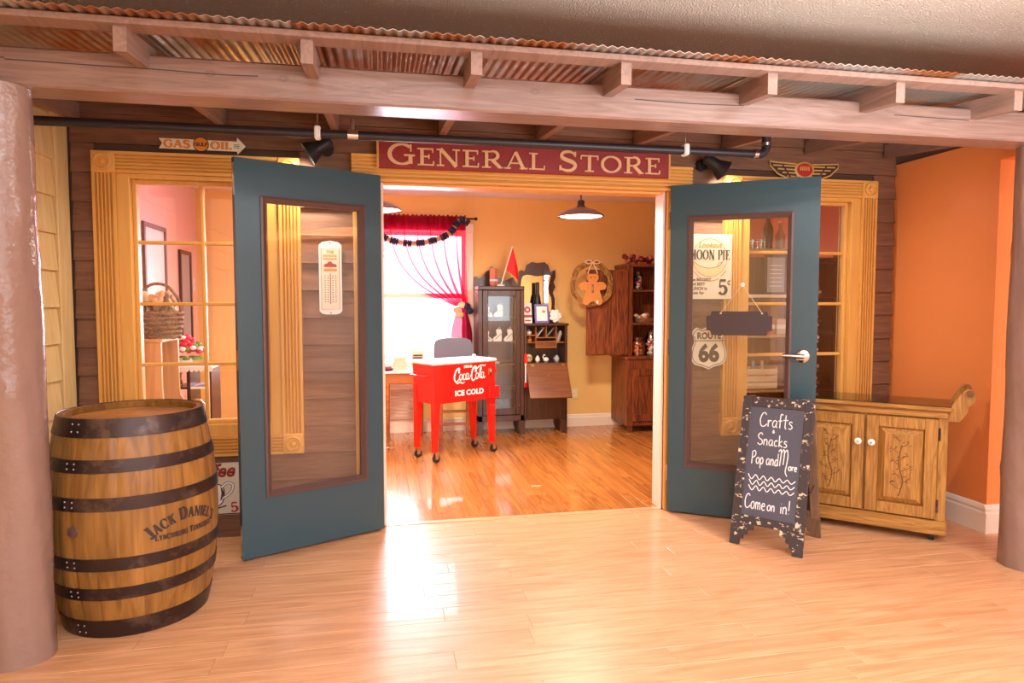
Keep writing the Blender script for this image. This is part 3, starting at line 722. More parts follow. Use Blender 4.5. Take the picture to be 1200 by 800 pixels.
# winged emblem
we = wsign('winged_emblem', 'gold and black winged emblem plate with red centre above the right shop window', (2.71, .010, 2.195))
for s in (-1, 1):
    P = [(s*.055, .036), (s*.25, .046), (s*.245, .02), (s*.19, -.03), (s*.10, -.062), (s*.05, -.05)]
    MB().prism(P, -.008, -.001).build('wing', 'dark_ink', we)
    f = MB(); f.ribbon(P+[P[0]], .009, -.0095, .004)
    for q in range(4):
        zz = .022-q*.022
        f.ribbon([(s*.062, zz), (s*(.225-q*.034), zz+.002)], .009, -.0095, .003)
    f.build('wing_feather', 'sign_gold', we)
    dv = MB().ribbon([(s*.16, .03), (s*.10, -.05)], .010, -.0105, .002); dv.build('wing_bar', 'dark_ink', we)
M = Matrix.Translation((0, -.002, .0)) @ Matrix.Rotation(pi/2, 4, 'X') @ Matrix.Diagonal((1.25, .95, 1, 1))
MB().lathe([(.056, 0), (.056, .008), (.046, .012), (.046, .008), (.0005, .008)], 28, M).build('centre_ring', 'sign_gold', we, smooth=40)
MB().lathe([(.045, 0), (.045, .010), (.0005, .010)], 28, M).build('centre_disc', 'red_ink', we)
mk = MB()
for i in range(5): mk.box(-.034+i*.015, -.026+i*.015, -.0132, -.0125, -.004, .022)
mk.build('lettering', 'sign_gold', we)
# coffee sign under the window
cs = wsign('coffee_sign', 'cream enamel sign with coffee cup and 5 cents below the left shop window', (-.955, .010, .13))
MB().box(-.155, .155, -.006, .0, 0, .30, .003).build('plate', 'coffee_cream', cs)
MB().box(-.15, .15, -.0066, -.006, .004, .010).build('border', 'dark_ink', cs)
text_mb('Coffee', .105, -.012, .222, -.0068, shear=.3, xs=.92, bold=.0032).build('lettering_shadow', 'dark_ink', cs)
text_mb('Coffee', .105, -.012, .223, -.0074, shear=.3, xs=.92, bold=.001).build('lettering', 'red_ink', cs)
cup = [(-.10, .175), (.045, .175), (.062, .10), (.03, .055), (-.07, .055), (-.11, .10)]
MB().ribbon(smoothpts(cup, 5, True)+[cup[0]], .006, -.0074).build('cup_outline', 'dark_ink', cs)
MB().prism(smoothpts(cup, 5, True), -.0070, -.0065).build('cup', 'white_ink', cs)
MB().ribbon([(.048, .165), (.058, .125), (.045, .085)], [.004, .016, .004], -.0076).build('cup_shade', 'dark_ink', cs)
hp = smoothpts([(.05, .16), (.085, .185), (.112, .17), (.10, .13), (.06, .10)], 6)
MB().ribbon(hp, .016, -.0072).build('cup_handle_outline', 'dark_ink', cs); MB().ribbon(hp, .010, -.0078).build('cup_handle', 'white_ink', cs)
sc_ = [(-.13, .05), (-.02, .035), (.075, .055)]; MB().ribbon(smoothpts(sc_, 6), .008, -.0074).build('saucer', 'dark_ink', cs)
joined(serif_line('5', .055, .118, .018, -.0074, T=.26, t=.12, xs=1.2)).build('lettering', 'red_ink', cs)
# thermometer plate
tm = wsign('thermometer_sign', 'tall white enamel thermometer plate on the siding behind the left door', (-.29, .008, 1.265))
P = [(-.063, .02), (-.05, .006), (-.03, 0), (.03, 0), (.05, .006), (.063, .02), (.063, .395), (.045, .412), (.0, .42), (-.045, .412), (-.063, .395)]
MB().prism(P, -.008, 0).build('plate', 'white_plastic', tm)
MB().box(-.05, .05, -.0094, -.008, .03, .375).build('face', 'cream', tm)
MB().ribbon([(-.05, .03), (.05, .03), (.05, .375), (-.05, .375), (-.05, .03)], .004, -.0098).build('border', 'orange_ink', tm)
text_mb('THE', .022, 0, .348, -.0098, bold=.001).build('lettering', 'orange_ink', tm)
ln = MB()
for zz, n in ((.328, 7), (.310, 7)):
    for i in range(n): ln.box(-.038+i*.011, -.030+i*.011, -.0098, -.0095, zz, zz+.012)
ln.build('fine_print', 'orange_ink', tm)
MB().prism([(-.036, .27), (.036, .27), (.034, .285), (.012, .292), (.006, .302), (-.01, .302), (-.016, .292), (-.034, .285)], -.0100, -.0095).build('emblem', 'red_ink', tm)
MB().box(-.036, .036, -.0100, -.0095, .246, .262).build('emblem_band', 'orange_ink', tm)
MB().tube([(0, -.0115, .06), (0, -.0115, .235)], .0022, 6).build('glass_tube', 'red_ink', tm)
tk = MB()
for i in range(12):
    zz = .07+i*.0135
    for s in (-1, 1): tk.box(s*.008, s*.018, -.0098, -.0095, zz, zz+.0035); tk.box(s*.027, s*.033, -.0098, -.0095, zz, zz+.005)
tk.build('scale_marks', 'brown_ink', tm)
for zz in (.008, .408): MB().cyl((0, -.008, zz), (0, -.010, zz), .004, n=8).build('screw', 'dark_ink', tm)
# snack sign
mp_ = wsign('snack_sign', 'cream tin sign reading MOON PIE 5 cents seen through the right door', (2.048, -.0135, 1.355))
MB().box(-.155, .150, -.006, 0, 0, .41, .003).build('plate', 'cream', mp_)
MB().ribbon(arc(-.005, .262, .118, .120, 0, 360, 40), .0035, -.0066).build('ring', 'orange_ink', mp_)
MB().prism(arc(-.005, .262, .112, .112, 200, 340, 20)+[(.06, .215), (.0, .195), (-.06, .205)], -.0066, -.0062).build('moon', 'pale_yellow', mp_)
MB().ribbon(smoothpts([(-.115, .235), (-.06, .205), (0, .197), (.06, .212), (.09, .25)], 5), .003, -.0070).ribbon(smoothpts([(.05, .205), (.055, .228), (.075, .232), (.068, .218)], 4), .003, -.0070).build('moon_line', 'brown_ink', mp_)
MB().ribbon(arc(-.005, .25, .13, .13, 215, 245, 8), .005, -.0066).ribbon(arc(-.005, .25, .135, .135, 255, 300, 10), .005, -.0066).ribbon(arc(-.005, .25, .13, .13, 305, 330, 8), .005, -.0066).build('rays', 'orange_ink', mp_)
text_mb('Lookout', .046, -.005, .328, -.0072, shear=.35, bold=.001).build('lettering', 'orange_ink', mp_)
joined(serif_line('MOON PIE', .062, -.005, .250, -.0076, T=.18, t=.07, xs=.70, gap=.06)).build('lettering', 'dark_ink', mp_)
for i, s in enumerate(('the BIGGEST', 'and BEST', 'LUNCH in', 'town for')):
    text_mb(s, .026, -.135, .115-i*.028, -.0070, 'LEFT', xs=1.0, bold=.001).build('lettering', 'brown_ink', mp_)
joined(serif_line('5', .095, .088, .030, -.0072, T=.24, t=.1, xs=1.05)).build('lettering', 'dark_ink', mp_)
cc = MB().ribbon(arc(.132, .105, .011, .012, 50, 310, 12), .006, -.0072).ribbon([(.132, .123), (.132, .087)], .003, -.0072); cc.build('cent_mark', 'dark_ink', mp_)
# highway shield
rs = wsign('route_sign', 'cream shield sign reading ROUTE 66 seen through the right door', (2.047, -.0135, .905))
def shield(k):
    P = [(0, 0), (.04, .018), (.095, .035), (.122, .075), (.118, .13), (.10, .175), (.104, .21), (.118, .232), (.088, .268), (.05, .258), (0, .278)]
    P = smoothpts(P, 4); P = P + [(-x, y) for x, y in P[::-1]][1:-1]
    return [(x*k, .139+(y-.139)*k) for x, y in P]
MB().prism(shield(1), -.006, 0).build('plate', 'cream', rs)
sh = shield(.92); MB().ribbon(sh+[sh[0]], .004, -.0066).ribbon([(-.098, .185), (.098, .185)], .005, -.0066).build('border', 'dark_ink', rs)
text_mb('ROUTE', .056, 0, .198, -.0070, xs=.92, bold=.0025).build('lettering', 'brown_ink', rs)
text_mb('66', .150, 0, .055, -.0070, xs=.95, bold=.007).build('lettering', 'dark_ink', rs)

# hanging plaque on the right door glass
ca, sa = cos(d2.rotation_euler.z), sin(d2.rotation_euler.z)
def on_d2(u, v, z): return (1.76+u*ca-v*sa, -.04+u*sa+v*ca, z)
hp_ = thing('door_plaque', 'dark notched wooden plaque hanging on string inside right door pane', 'sign', on_d2(.418, -.002, 1.135), d2.rotation_euler.z); OFF[hp_.name] = (0,0,0)
P = [(-.188, .03), (-.165, .025), (-.158, 0), (.158, 0), (.165, .025), (.188, .03), (.188, .115), (.165, .12), (.158, .145), (-.158, .145), (-.165, .12), (-.188, .115)]
MB().prism([(a, b) for a, b in P], -.008, .004).build('board', 'plaque_dark', hp_)
st_ = MB().tube([(-.105, -.010, .135), (.017, -.002, .305)], .0022, 5).tube([(.13, -.010, .135), (.017, -.002, .305)], .0022, 5); st_.build('string', 'ribbon', hp_)
for x in (-.105, .13): MB().ball((x, -.010, .133), .006, 8, 6).build('knot', 'ribbon', hp_)
MB().ball((.017, -.004, .305), (.014, .006, .014), 10, 6).build('suction_hook', 'white_plastic', hp_, smooth=60)

# ================================================================== WHISKEY BARREL
BX, BY, BH = -1.062, -.842, .875
def brad(z): q = (z-BH/2)/(BH/2); return .328-.054*q*q
ba = thing('whiskey_barrel', 'oak whiskey barrel with black iron hoops beside the porch post', 'barrel', (BX, BY, 0)); OFF[ba.name] = (0, 0, 0)
NS = 24; da = 2*pi/NS
def stave_mesh():
    mb = MB(); m = 16; n = 4; vs = []; fs = []
    for j in range(m+1):
        z = BH*j/m; r = brad(z)
        for i in range(n+1):
            a = -da/2+da*i/n; rr = r-(.004 if i in (0, n) else 0); vs.append((rr*cos(a), rr*sin(a), z))
        for i in (n, 0): a = -da/2+da*i/n; vs.append(((r-.024)*cos(a), (r-.024)*sin(a), z))
    k = n+3
    for j in range(m):
        for i in range(k): fs.append((j*k+i, j*k+(i+1) % k, (j+1)*k+(i+1) % k, (j+1)*k+i))
    fs += [tuple(range(k-1, -1, -1)), tuple(range(m*k, m*k+k))]
    return mb.add(vs, fs)
sv = stave_mesh().build('stave', 'stave', ba, smooth=30)
for i in range(1, NS): copy_part(sv, ba, (0, 0, 0), (0, 0, i*da))
hw = .252
for zz, nm in ((BH-.028, 'head_board'), (.03, 'head_board')):
    for i in range(6):
        a0, a1 = -hw+i*2*hw/6, -hw+(i+1)*2*hw/6
        P = [(-math.sqrt(max(hw*hw-y*y, 0)), y) for y in [a0+(a1-a0)*q/5+.0008*(q == 0)-.0008*(q == 5) for q in range(6)]]
        P = P + [(-x, y) for x, y in P[::-1]]
        Mh = Matrix.Rotation(radians(12), 4, 'Z')
        MB().prism(P, zz-.016, zz, 'z', Mh).build(nm, 'barrel_head', ba)
def hoop(z0, z1, ov=0.):
    n = 48; prof = []
    for q in range(4): z = z0+(z1-z0)*q/3; prof.append((brad(min(max(z, 0), BH))+.0035, z))
    prof = prof + [(brad(z1)+.0005-ov, z1+.0005), (brad(z1)-.002, z1-.004)]; prof = [(brad(z0)+.0003, z0)]+prof
    h = MB().lathe(prof, n).build('hoop', 'hoop', ba, smooth=40)
    for a in (-118, -112):
        for zz in (z0+.3*(z1-z0), z0+.7*(z1-z0)):
            r = brad(zz)+.0035; MB().ball((r*cos(radians(a)), r*sin(radians(a)), zz), .005, 8, 4).build('rivet', 'rivet', h)
for z0, z1 in ((.806, .878), (.672, .722), (.525, .576), (.288, .338), (.167, .216), (.003, .078)): hoop(z0, z1)
def on_barrel(mb, ang0, rise=1.0):
    """wrap a flat XZ lettering mesh on the barrel; x is arc length"""
    mb.v = [((brad(z)+.0012)*cos(ang0+x/.325), (brad(z)+.0012)*sin(ang0+x/.325), z) for x, _, z in mb.v]; return mb
def bend(mb, R, zc):   # arch a line of lettering
    mb.v = [((R+(z-zc))*sin(x/R), y, zc-R+(R+(z-zc))*cos(x/R)) for x, y, z in mb.v]; return mb
A0 = radians(-37)
jd = joined(serif_line("JACK DANIEL'S", .042, 0, .445, 0, T=.24, t=.12, xs=.76, gap=.08, caps=[1.25, 1, 1, 1, 1, 1.25, 1, 1, 1, 1, 1, 1, 1]))
on_barrel(bend(jd, .23, .455), A0).build('lettering', 'dark_ink', ba)
ly = joined(serif_line('LYNCHBURG TENNESSEE', .021, 0, .382, 0, T=.26, t=.14, xs=.74, gap=.10, caps=[1.25]+[1]*9+[1.25]+[1]*8))
on_barrel(ly, A0).build('lettering', 'dark_ink', ba)
Mb = Matrix.Rotation(radians(-112), 4, 'Z') @ Matrix.Translation((.326, 0, .445)) @ Matrix.Rotation(pi/2, 4, 'Y')
MB().lathe([(.024, -.004), (.022, .006), (.0005, .008)], 16, Mb).build('bung', 'door_mould', ba, smooth=40)

# ================================================================== CHALKBOARD A-FRAME
CL = Vector((1.886, -.608)); CR = Vector((2.137, -.897)); cw = (CR-CL).length; cang = atan2(CR.y-CL.y, CR.x-CL.x)
cb = thing('chalkboard_sign', 'distressed black folding chalkboard advertising crafts and snacks', 'chalkboard', (CL.x, CL.y, 0), cang); OFF[cb.name] = (0,0,0)
H = .80; D = .38; lean = atan2(D/2, H); LL = hypot(H, D/2)
MF = Matrix.Rotation(-lean, 4, 'X')                       # front panel leans back
MR = Matrix.Translation((0, D, 0)) @ Matrix.Rotation(lean, 4, 'X')
fw = .048
def leg_poly(x0, s):  # bracket foot outline with stepped scroll
    return [(x0, 0), (x0+s*.05, 0), (x0+s*.052, .03), (x0+s*.07, .035), (x0+s*.07, .055), (x0+s*.088, .06), (x0+s*.09, .085), (x0+s*.12, .09), (x0+s*.12, .12), (x0, .12)]
for (mat, MM, y0, y1, nm) in (('distressed', MF, -.010, .010, 'front'), ('easel_back', MR, -.010, .010, 'rear')):
    for x in (0, cw-fw): MB().box(x, x+fw, y0, y1, .118, LL, .003, MM).build(nm+'_stile', mat, cb)
    MB().box(fw, cw-fw, y0, y1, LL-.055, LL, .003, MM).build(nm+'_top_rail', mat, cb)
    MB().box(fw, cw-fw, y0, y1, .118, .165, .003, MM).build(nm+'_bottom_rail', mat, cb)
    for x, s in ((0, 1), (cw, -1)): MB().prism(leg_poly(x, s), y0, y1, 'y', MM).build(nm+'_foot', mat, cb)
MB().box(fw-.004, cw-fw+.004, -.004, .004, .16, LL-.05, 0, MF).build('slate', 'black_board', cb)
MB().box(fw-.004, cw-fw+.004, -.004, .004, .16, LL-.05, 0, MR).build('rear_slate', 'inner_dark', cb)
for x in (.05, cw-.05): MB().cyl((x-.02, D/2, H+.004), (x+.02, D/2, H+.004), .006, n=8).build('hinge', 'steel', cb)
MB().tube([(cw-.02, D*.2, .32), (cw-.02, D*.5, .29), (cw-.02, D*.8, .32)], .003, 6).build('stay_chain', 'dark_ink', cb)
HW = {  # chalk handwriting, one list of strokes per letter, and its advance
 'C': ([[(.55, .85), (.42, 1), (.2, .9), (.05, .55), (.1, .15), (.3, 0), (.55, .1), (.65, .22)]], .68), 'r': ([[(.02, .5), (.05, .02)], [(.05, .3), (.16, .48), (.32, .44)]], .34),
 'a': ([[(.38, .45), (.2, .5), (.04, .3), (.1, .06), (.26, .05), (.38, .3), (.4, .48), (.38, .1), (.48, .02)]], .5), 'f': ([[(.36, .92), (.22, 1), (.14, .8), (.14, 0)], [(-.02, .5), (.32, .52)]], .36),
 't': ([[(.2, .95), (.18, .1), (.3, .02)], [(-.02, .58), (.42, .6)]], .42), 's': ([[(.32, .46), (.14, .52), (.06, .38), (.24, .26), (.32, .12), (.16, 0), (.02, .06)]], .4),
 'S': ([[(.5, .85), (.3, 1), (.06, .8), (.14, .55), (.42, .42), (.5, .16), (.26, 0), (.02, .14)]], .58), 'n': ([[(.03, .5), (.05, 0)], [(.05, .32), (.2, .5), (.34, .38), (.36, 0)]], .46),
 'c': ([[(.34, .42), (.18, .5), (.04, .28), (.12, .03), (.36, .08)]], .42), 'k': ([[(.04, .95), (.05, 0)], [(.34, .52), (.06, .26), (.38, 0)]], .44), 'P': ([[(.1, .95), (.08, -.05)], [(.1, .92), (.4, 1), (.52, .74), (.34, .5), (.1, .46)]], .56),
 'o': ([[(.22, .5), (.04, .34), (.08, .06), (.28, .02), (.42, .24), (.34, .46), (.2, .5)]], .48), 'p': ([[(.04, .5), (.05, -.32)], [(.05, .4), (.24, .52), (.38, .28), (.24, .02), (.06, .1)]], .46),
 'd': ([[(.36, .42), (.18, .5), (.04, .26), (.12, .03), (.3, .08), (.38, .4), (.4, .98), (.4, .02)]], .48), 'M': ([[(-.05, .85), (.1, 1), (.18, .8), (.12, 0)], [(.16, .75), (.36, 1.02), (.46, .8), (.42, .1)], [(.46, .8), (.66, 1.02), (.78, .7), (.72, .1), (.66, -.3), (.84, -.55)]], .9),
 'e': ([[(.06, .26), (.34, .3), (.28, .48), (.1, .44), (.04, .18), (.18, .0), (.38, .08)]], .44), 'm': ([[(.03, .5), (.05, 0)], [(.05, .32), (.17, .5), (.28, .36), (.29, 0)], [(.29, .32), (.42, .5), (.53, .36), (.56, 0)]], .66),
 'i': ([[(.08, .46), (.08, 0)], [(.08, .68), (.085, .71)]], .2), '!': ([[(.1, 1), (.08, .3)], [(.08, .06), (.085, .09)]], .24), '+': ([[(.1, .6), (.1, 0)], [(-.05, .3), (.1, .02), (.28, .3)], [(-.02, .42), (.24, .42)]], .3), ' ': ([], .22)}
def chalk(txt, x, z, h, xs=1., slope=0., w=.0052):
    mb = MB(); X = x
    for ch in txt:
        stx, adv = HW[ch]
        for s in stx: mb.ribbon(smoothpts([(X+p[0]*h*xs, z+p[1]*h+slope*(X-x)) for p in s], 5), w, -.0047, 0, MF)
        X += (adv+.05)*h*xs
    mb.build('chalk_writing', 'chalk', cb)
chalk('Crafts', .102, .660, .078, .78)
chalk('+', .178, .628, .032)
chalk('Snacks', .100, .558, .066, .80)
chalk('Pop and', .076, .452, .070, .60)
chalk('M', .222, .455, .090, .66)
chalk('ore', .276, .438, .046, .72)
wv = MB()
for q in range(3):
    x0, x1 = (.066, .318) if q == 0 else (.074, .316); zz = .378-q*.034
    wv.ribbon(smoothpts([(x0+(x1-x0)*i/12, zz+.014*(1 if i % 2 == 0 else -1)*(1-.4*i/12)+.004*q) for i in range(13)], 4), .0054, -.0047, 0, MF)
wv.build('chalk_waves', 'chalk', cb)
chalk('Come', .062, .205, .078, .60); chalk('on', .184, .208, .062, .68); chalk('in!', .252, .206, .074, .72)

# ================================================================== OAK SIDEBOARD ON CASTERS
FRX, FRY, SA = 3.03, -.865, radians(-43)
SW = .80; SD = .36
sdx, sdy = cos(SA), sin(SA)
sb = thing('sideboard', 'oak two door sideboard cart with glass top in front of orange wall', 'sideboard', (FRX-SW*sdx, FRY-SW*sdy, 0), SA); OFF[sb.name] = (0,0,0)
# local x along the front (left to right), y towards the back
MB().box(.015, SW-.015, .018, SD-.01, .12, .70, .003).build('carcass', 'oak', sb)
MB().box(-.008, SW+.008, -.010, SD, .045, .125, .006).build('plinth', 'oak_h', sb)
MB().box(.0, SW, .0, SD, .695, .735, .005).build('top_frieze', 'oak_h', sb)
MB().box(-.02, SW+.02, -.022, SD, .735, .760, .008).build('top', 'oak_h', sb)
MB().box(-.012, SW+.012, -.014, SD-.005, .760, .766, .002).build('glass_sheet', 'glass_top', sb)
for x in (.0, SW-.045): MB().box(x, x+.045, -.002, .03, .125, .695, .003).build('corner_stile', 'oak', sb)
dw = (SW-.09-.012)/2
for i in range(2):
    x0 = .045+i*(dw+.012); x1 = x0+dw; z0, z1 = .135, .690; s_ = .062
    dr = MB()
    dr.box(x0, x0+s_, -.016, .004, z0, z1, .003).box(x1-s_, x1, -.016, .004, z0, z1, .003).box(x0+s_, x1-s_, -.016, .004, z0, z0+s_, .003).box(x0+s_, x1-s_, -.016, .004, z1-s_, z1, .003)
    o = dr.build('door', 'oak', sb)
    a = (x0+s_, z0+s_, x1-s_, z1-s_); b = (a[0]+.034, a[1]+.034, a[2]-.034, a[3]-.034)
    R = lambda p, y: [(p[0], y, p[1]), (p[2], y, p[1]), (p[2], y, p[3]), (p[0], y, p[3])]
    vs = R(a, .006)+R(a, .0045)+R(b, -.019); fs = [(4*q+k, 4*q+(k+1) % 4, 4*q+4+(k+1) % 4, 4*q+4+k) for q in range(2) for k in range(4)]+[(8, 9, 10, 11)]
    MB().add(vs, fs).build('raised_panel', 'oak', o)
    cv = MB(); rnd = random.Random(i+4); xm = (b[0]+b[2])/2
    cv.ribbon(smoothpts([(xm-.005, b[1]+.01), (xm+.012, b[1]+.10), (xm-.01, b[1]+.2), (xm+.006, b[3]-.06)], 8), .006, -.0196)
    for q in range(9):
        zz = b[1]+.05+q*.034; s2 = 1 if q % 2 else -1; L = rnd.uniform(.035, .06)
        cv.ribbon(smoothpts([(xm, zz), (xm+s2*L*.5, zz+.012), (xm+s2*L, zz+.035)], 5), .0035, -.0196)
        for w in range(4): cx, cz = xm+s2*L*rnd.uniform(.3, 1.05), zz+rnd.uniform(.005, .045); cv.ribbon([(cx-.006, cz-.003), (cx+.006, cz+.004)], [.001, .007][::rnd.choice((1, -1))], -.0196)
    cv.build('carving', 'carving', o)
    kx = x1-.028 if i == 0 else x0+.028
    Mk = Matrix.Translation((kx, -.016, .535)) @ Matrix.Rotation(pi/2, 4, 'X')
    kb = MB().lathe([(.008, 0), (.008, .01), (.019, .016), (.019, .022), (.012, .027), (.0005, .028)], 18, Mk).build('knob', 'porcelain', o, smooth=40)
    MB().ball((kx, -.0445, .535), (.004, .003, .004), 8, 5).build('knob_screw', 'dark_ink', kb)
    hx = x0-.006 if i == 0 else x1+.006
    for zz in (.21, .61): MB().cyl((hx, -.012, zz-.035), (hx, -.012, zz+.035), .006, n=8).box(hx-.012, hx+.004, -.006, -.001, zz-.025, zz+.025).build('hinge', 'hoop', o)
for x in (.06, SW-.06):
    for y in (.05, SD-.06):
        c = MB().cyl((x-.012, y, .025), (x+.012, y, .025), .024, n=14).build('caster', 'rubber', sb)
        MB().box(x-.016, x+.016, y-.01, y+.01, .03, .046).build('caster_fork', 'steel', c)
# scrolled towel rail bracket at the right end
P = smoothpts([(SD-.04, .66), (SD-.10, .72), (SD-.115, .78), (SD-.10, .84), (SD-.06, .875), (SD-.02, .865), (SD-.005, .83), (SD-.03, .80), (SD-.01, .77), (SD-.03, .74), (SD-.008, .70), (SD-.02, .66)], 4, True)
def bracket(x): return MB().prism(P, x, x+.02, 'x')
q = [(p[0]*1, p[1]) for p in P]
Ms = Matrix.Translation((SW+.01, .27, .70)) @ Matrix.Rotation(radians(38), 4, 'Y')
for y in (.02, SD-.06): MB().prism([(-.004, -.02), (.05, .0), (.062, .06), (.054, .095), (.068, .125), (.058, .165), (.034, .188), (.008, .18), (-.006, .14), (-.016, .07)], y, y+.026, 'y', Matrix.Translation((SW+.004, 0, .70)) @ Matrix.Rotation(radians(22), 4, 'Y')).build('handle_arm', 'oak', sb)
tipx, tipz = SW+.004+.03*cos(radians(22))+.165*sin(radians(22)), .70+.165*cos(radians(22))-.03*sin(radians(22))
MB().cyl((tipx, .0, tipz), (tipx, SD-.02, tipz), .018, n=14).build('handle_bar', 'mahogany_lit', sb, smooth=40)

# ================================================================== INSIDE THE STORE
# ---- pendant lamps
def pendant(label, x, y, z):
    t = thing('pendant_lamp', label, 'lamp', (x, y, z), group='pendant lamps inside the store'); OFF[t.name] = (0,0,0)
    MB().lathe([(.178, 0), (.18, .004), (.168, .020), (.12, .048), (.06, .068), (.032, .078), (.028, .075), (.06, .060), (.12, .040), (.162, .016), (.172, .002)], 32).build('shade', 'lamp_shade', t, smooth=40)
    MB().lathe([(.034, .074), (.034, .085), (.026, .090), (.028, .118), (.022, .128), (.008, .132), (.0005, .133)], 18).build('socket', 'black_metal', t, smooth=40)
    MB().tube([(0, 0, .13), (0, 0, 2.42-z)], .005, 6).build('cord', 'black_metal', t)
    MB().lathe([(.045, 2.42-z), (.045, 2.40-z), (.0005, 2.395-z)], 18).build('ceiling_canopy', 'black_metal', t)
    MB().lathe([(.158, .008), (.10, .006), (.0005, .006)], 28).build('diffuser', 'lamp_glow', t)
    l = bpy.data.lights.new('lamp_light', 'AREA'); l.shape = 'DISK'; l.size = .28; l.energy = 34; l.color = (1, .88, .70)
    o = bpy.data.objects.new('lamp_light', l); COL.objects.link(o); o.parent = t; o.location = (0, 0, -.004)
pendant('dark metal pendant lamp hanging near the middle of the store', 1.50, 1.0, 1.985)
pendant('dark metal pendant lamp hanging by the red curtained window', -.03, 1.0, 1.995)

# ---- curtains
def curtain(label, xa, xb, xt, seed):
    """sheer panel from rod xa..xb gathered at xt"""
    rnd = random.Random(seed); t = thing('curtain', label, 'curtain', ((xa+xb)/2, 2.88, .75), group='red sheer tied back curtains'); OFF[t.name] = ((xa+xb)/2, 2.88, .75)
    n, m = 60, 26; vs = []
    for j in range(m+1):
        v = j/m; z = 2.17-v*(2.17-1.30)
        g = v**2.2
        for i in range(n+1):
            u = i/n; x0 = xa+(xb-xa)*u; x1 = xt+(u-.5)*.10
            sag = .0
            x = x0*(1-g)+x1*g; zz = z-.16*sin(pi*v)*abs(x0-xt)*.8*(1-.3*v)
            y = 2.895+(.014*(1-.4*v))*sin(u*42+seed)+.006*sin(u*17)
            vs.append((x+.030*cos(u*42+seed), y, zz))
    fs = [(j*(n+1)+i, j*(n+1)+i+1, (j+1)*(n+1)+i+1, (j+1)*(n+1)+i) for j in range(m) for i in range(n)]
    MB().add(vs, fs).build('panel', 'sheer_red', t, smooth=80)
    vs = []; n2, m2 = 24, 10
    for j in range(m2+1):
        v = j/m2
        for i in range(n2+1):
            u = i/n2; w = .10+.12*min(1, v*2.2); vs.append((xt+(u-.5)*w, 2.885+.016*sin(u*26), 1.29-v*.55))
    MB().add(vs, [(j*(n2+1)+i, j*(n2+1)+i+1, (j+1)*(n2+1)+i+1, (j+1)*(n2+1)+i) for j in range(m2) for i in range(n2)]).build('tail', 'valance_red', t, smooth=80)
    tb = MB()
    for i in range(5):
        a = rnd.uniform(0, 6); tb.ball((xt+.05*cos(a), 2.86, 1.28+.04*sin(a)), (.035, .02, .03), 8, 6)
    k = 0
    for (dx, dz, mt) in ((-.05, -.02, 'cloth_tan'), (.05, .02, 'navy_scrap'), (.0, .03, 'ribbon'), (.08, -.03, 'navy_scrap'), (-.02, -.07, 'cloth_tan')):
        MB().ball((xt+dx, 2.855, 1.28+dz), (.042, .02, .034), 8, 6).build('tie_scrap', mt, t, smooth=60)
curtain('red sheer curtain tied back beside the dark china cabinet', -.06, .83, .80, 1)
curtain('red sheer curtain seen through the left door glass', -1.12, -.12, -1.02, 2)
va = MB(); n, m = 150, 6; vs = []
for j in range(m+1):
    for i in range(n+1):
        u = i/n; x = -1.16+2.0*u
        vs.append((x, 2.850+.014*sin(u*150)*(1+.3*(j == 0)), 2.215-.145*j/m+(.010*sin(i*1.9) if j == 0 else 0)))
va.add(vs, [(j*(n+1)+i, j*(n+1)+i+1, (j+1)*(n+1)+i+1, (j+1)*(n+1)+i) for j in range(m) for i in range(n)])
vt = thing('curtain_valance', 'gathered dark red curtain heading on rod across the store window', 'valance', (-.1, 2.87, 2.07))
va.build('ruffle', 'valance_red', vt, smooth=80)
MB().tube([(-1.2, 2.875, 2.19), (.95, 2.875, 2.19)], .010, 8).build('rod', 'black_metal', vt)
for x in (-1.2, .95): MB().ball((x, 2.875, 2.19), .018, 10, 8).build('finial', 'black_metal', vt, smooth=60)
# ---- rag garland
gl = thing('rag_garland', 'navy and tan rag garland swagged across the store window', 'garland', (.45, 2.83, 1.9))
pts = [(-.10, 2.08), (.02, 1.985), (.12, 1.945), (.25, 1.925), (.38, 1.93), (.50, 1.955), (.62, 2.0), (.70, 2.06), (.74, 2.13), (.80, 2.17), (.86, 2.14)]
gp = smoothpts(pts, 6); MB().tube([(a, 2.815, b) for a, b in gp], .004, 5).build('cord', 'ribbon', gl)
for i in range(1, len(gp), 2):
    x, z = gp[i]; q = (i//2) % 3; mt = ('navy_scrap', 'cloth_tan', 'navy_scrap')[q]
    a = atan2(gp[i][1]-gp[i-1][1], gp[i][0]-gp[i-1][0]); Mx = Matrix.Translation((x, 2.815, z)) @ Matrix.Rotation(-a, 4, 'Y')
    rr = .030 if q != 1 else .022
    MB().lathe([(.008, -.022), (rr*1.15, -.018), (rr*1.3, -.004), (rr*.7, 0), (rr*1.3, .006), (rr*1.1, .020), (.008, .022)], 9, Mx @ Matrix.Rotation(pi/2, 4, 'Y')).build('rag_scrap', mt, gl)

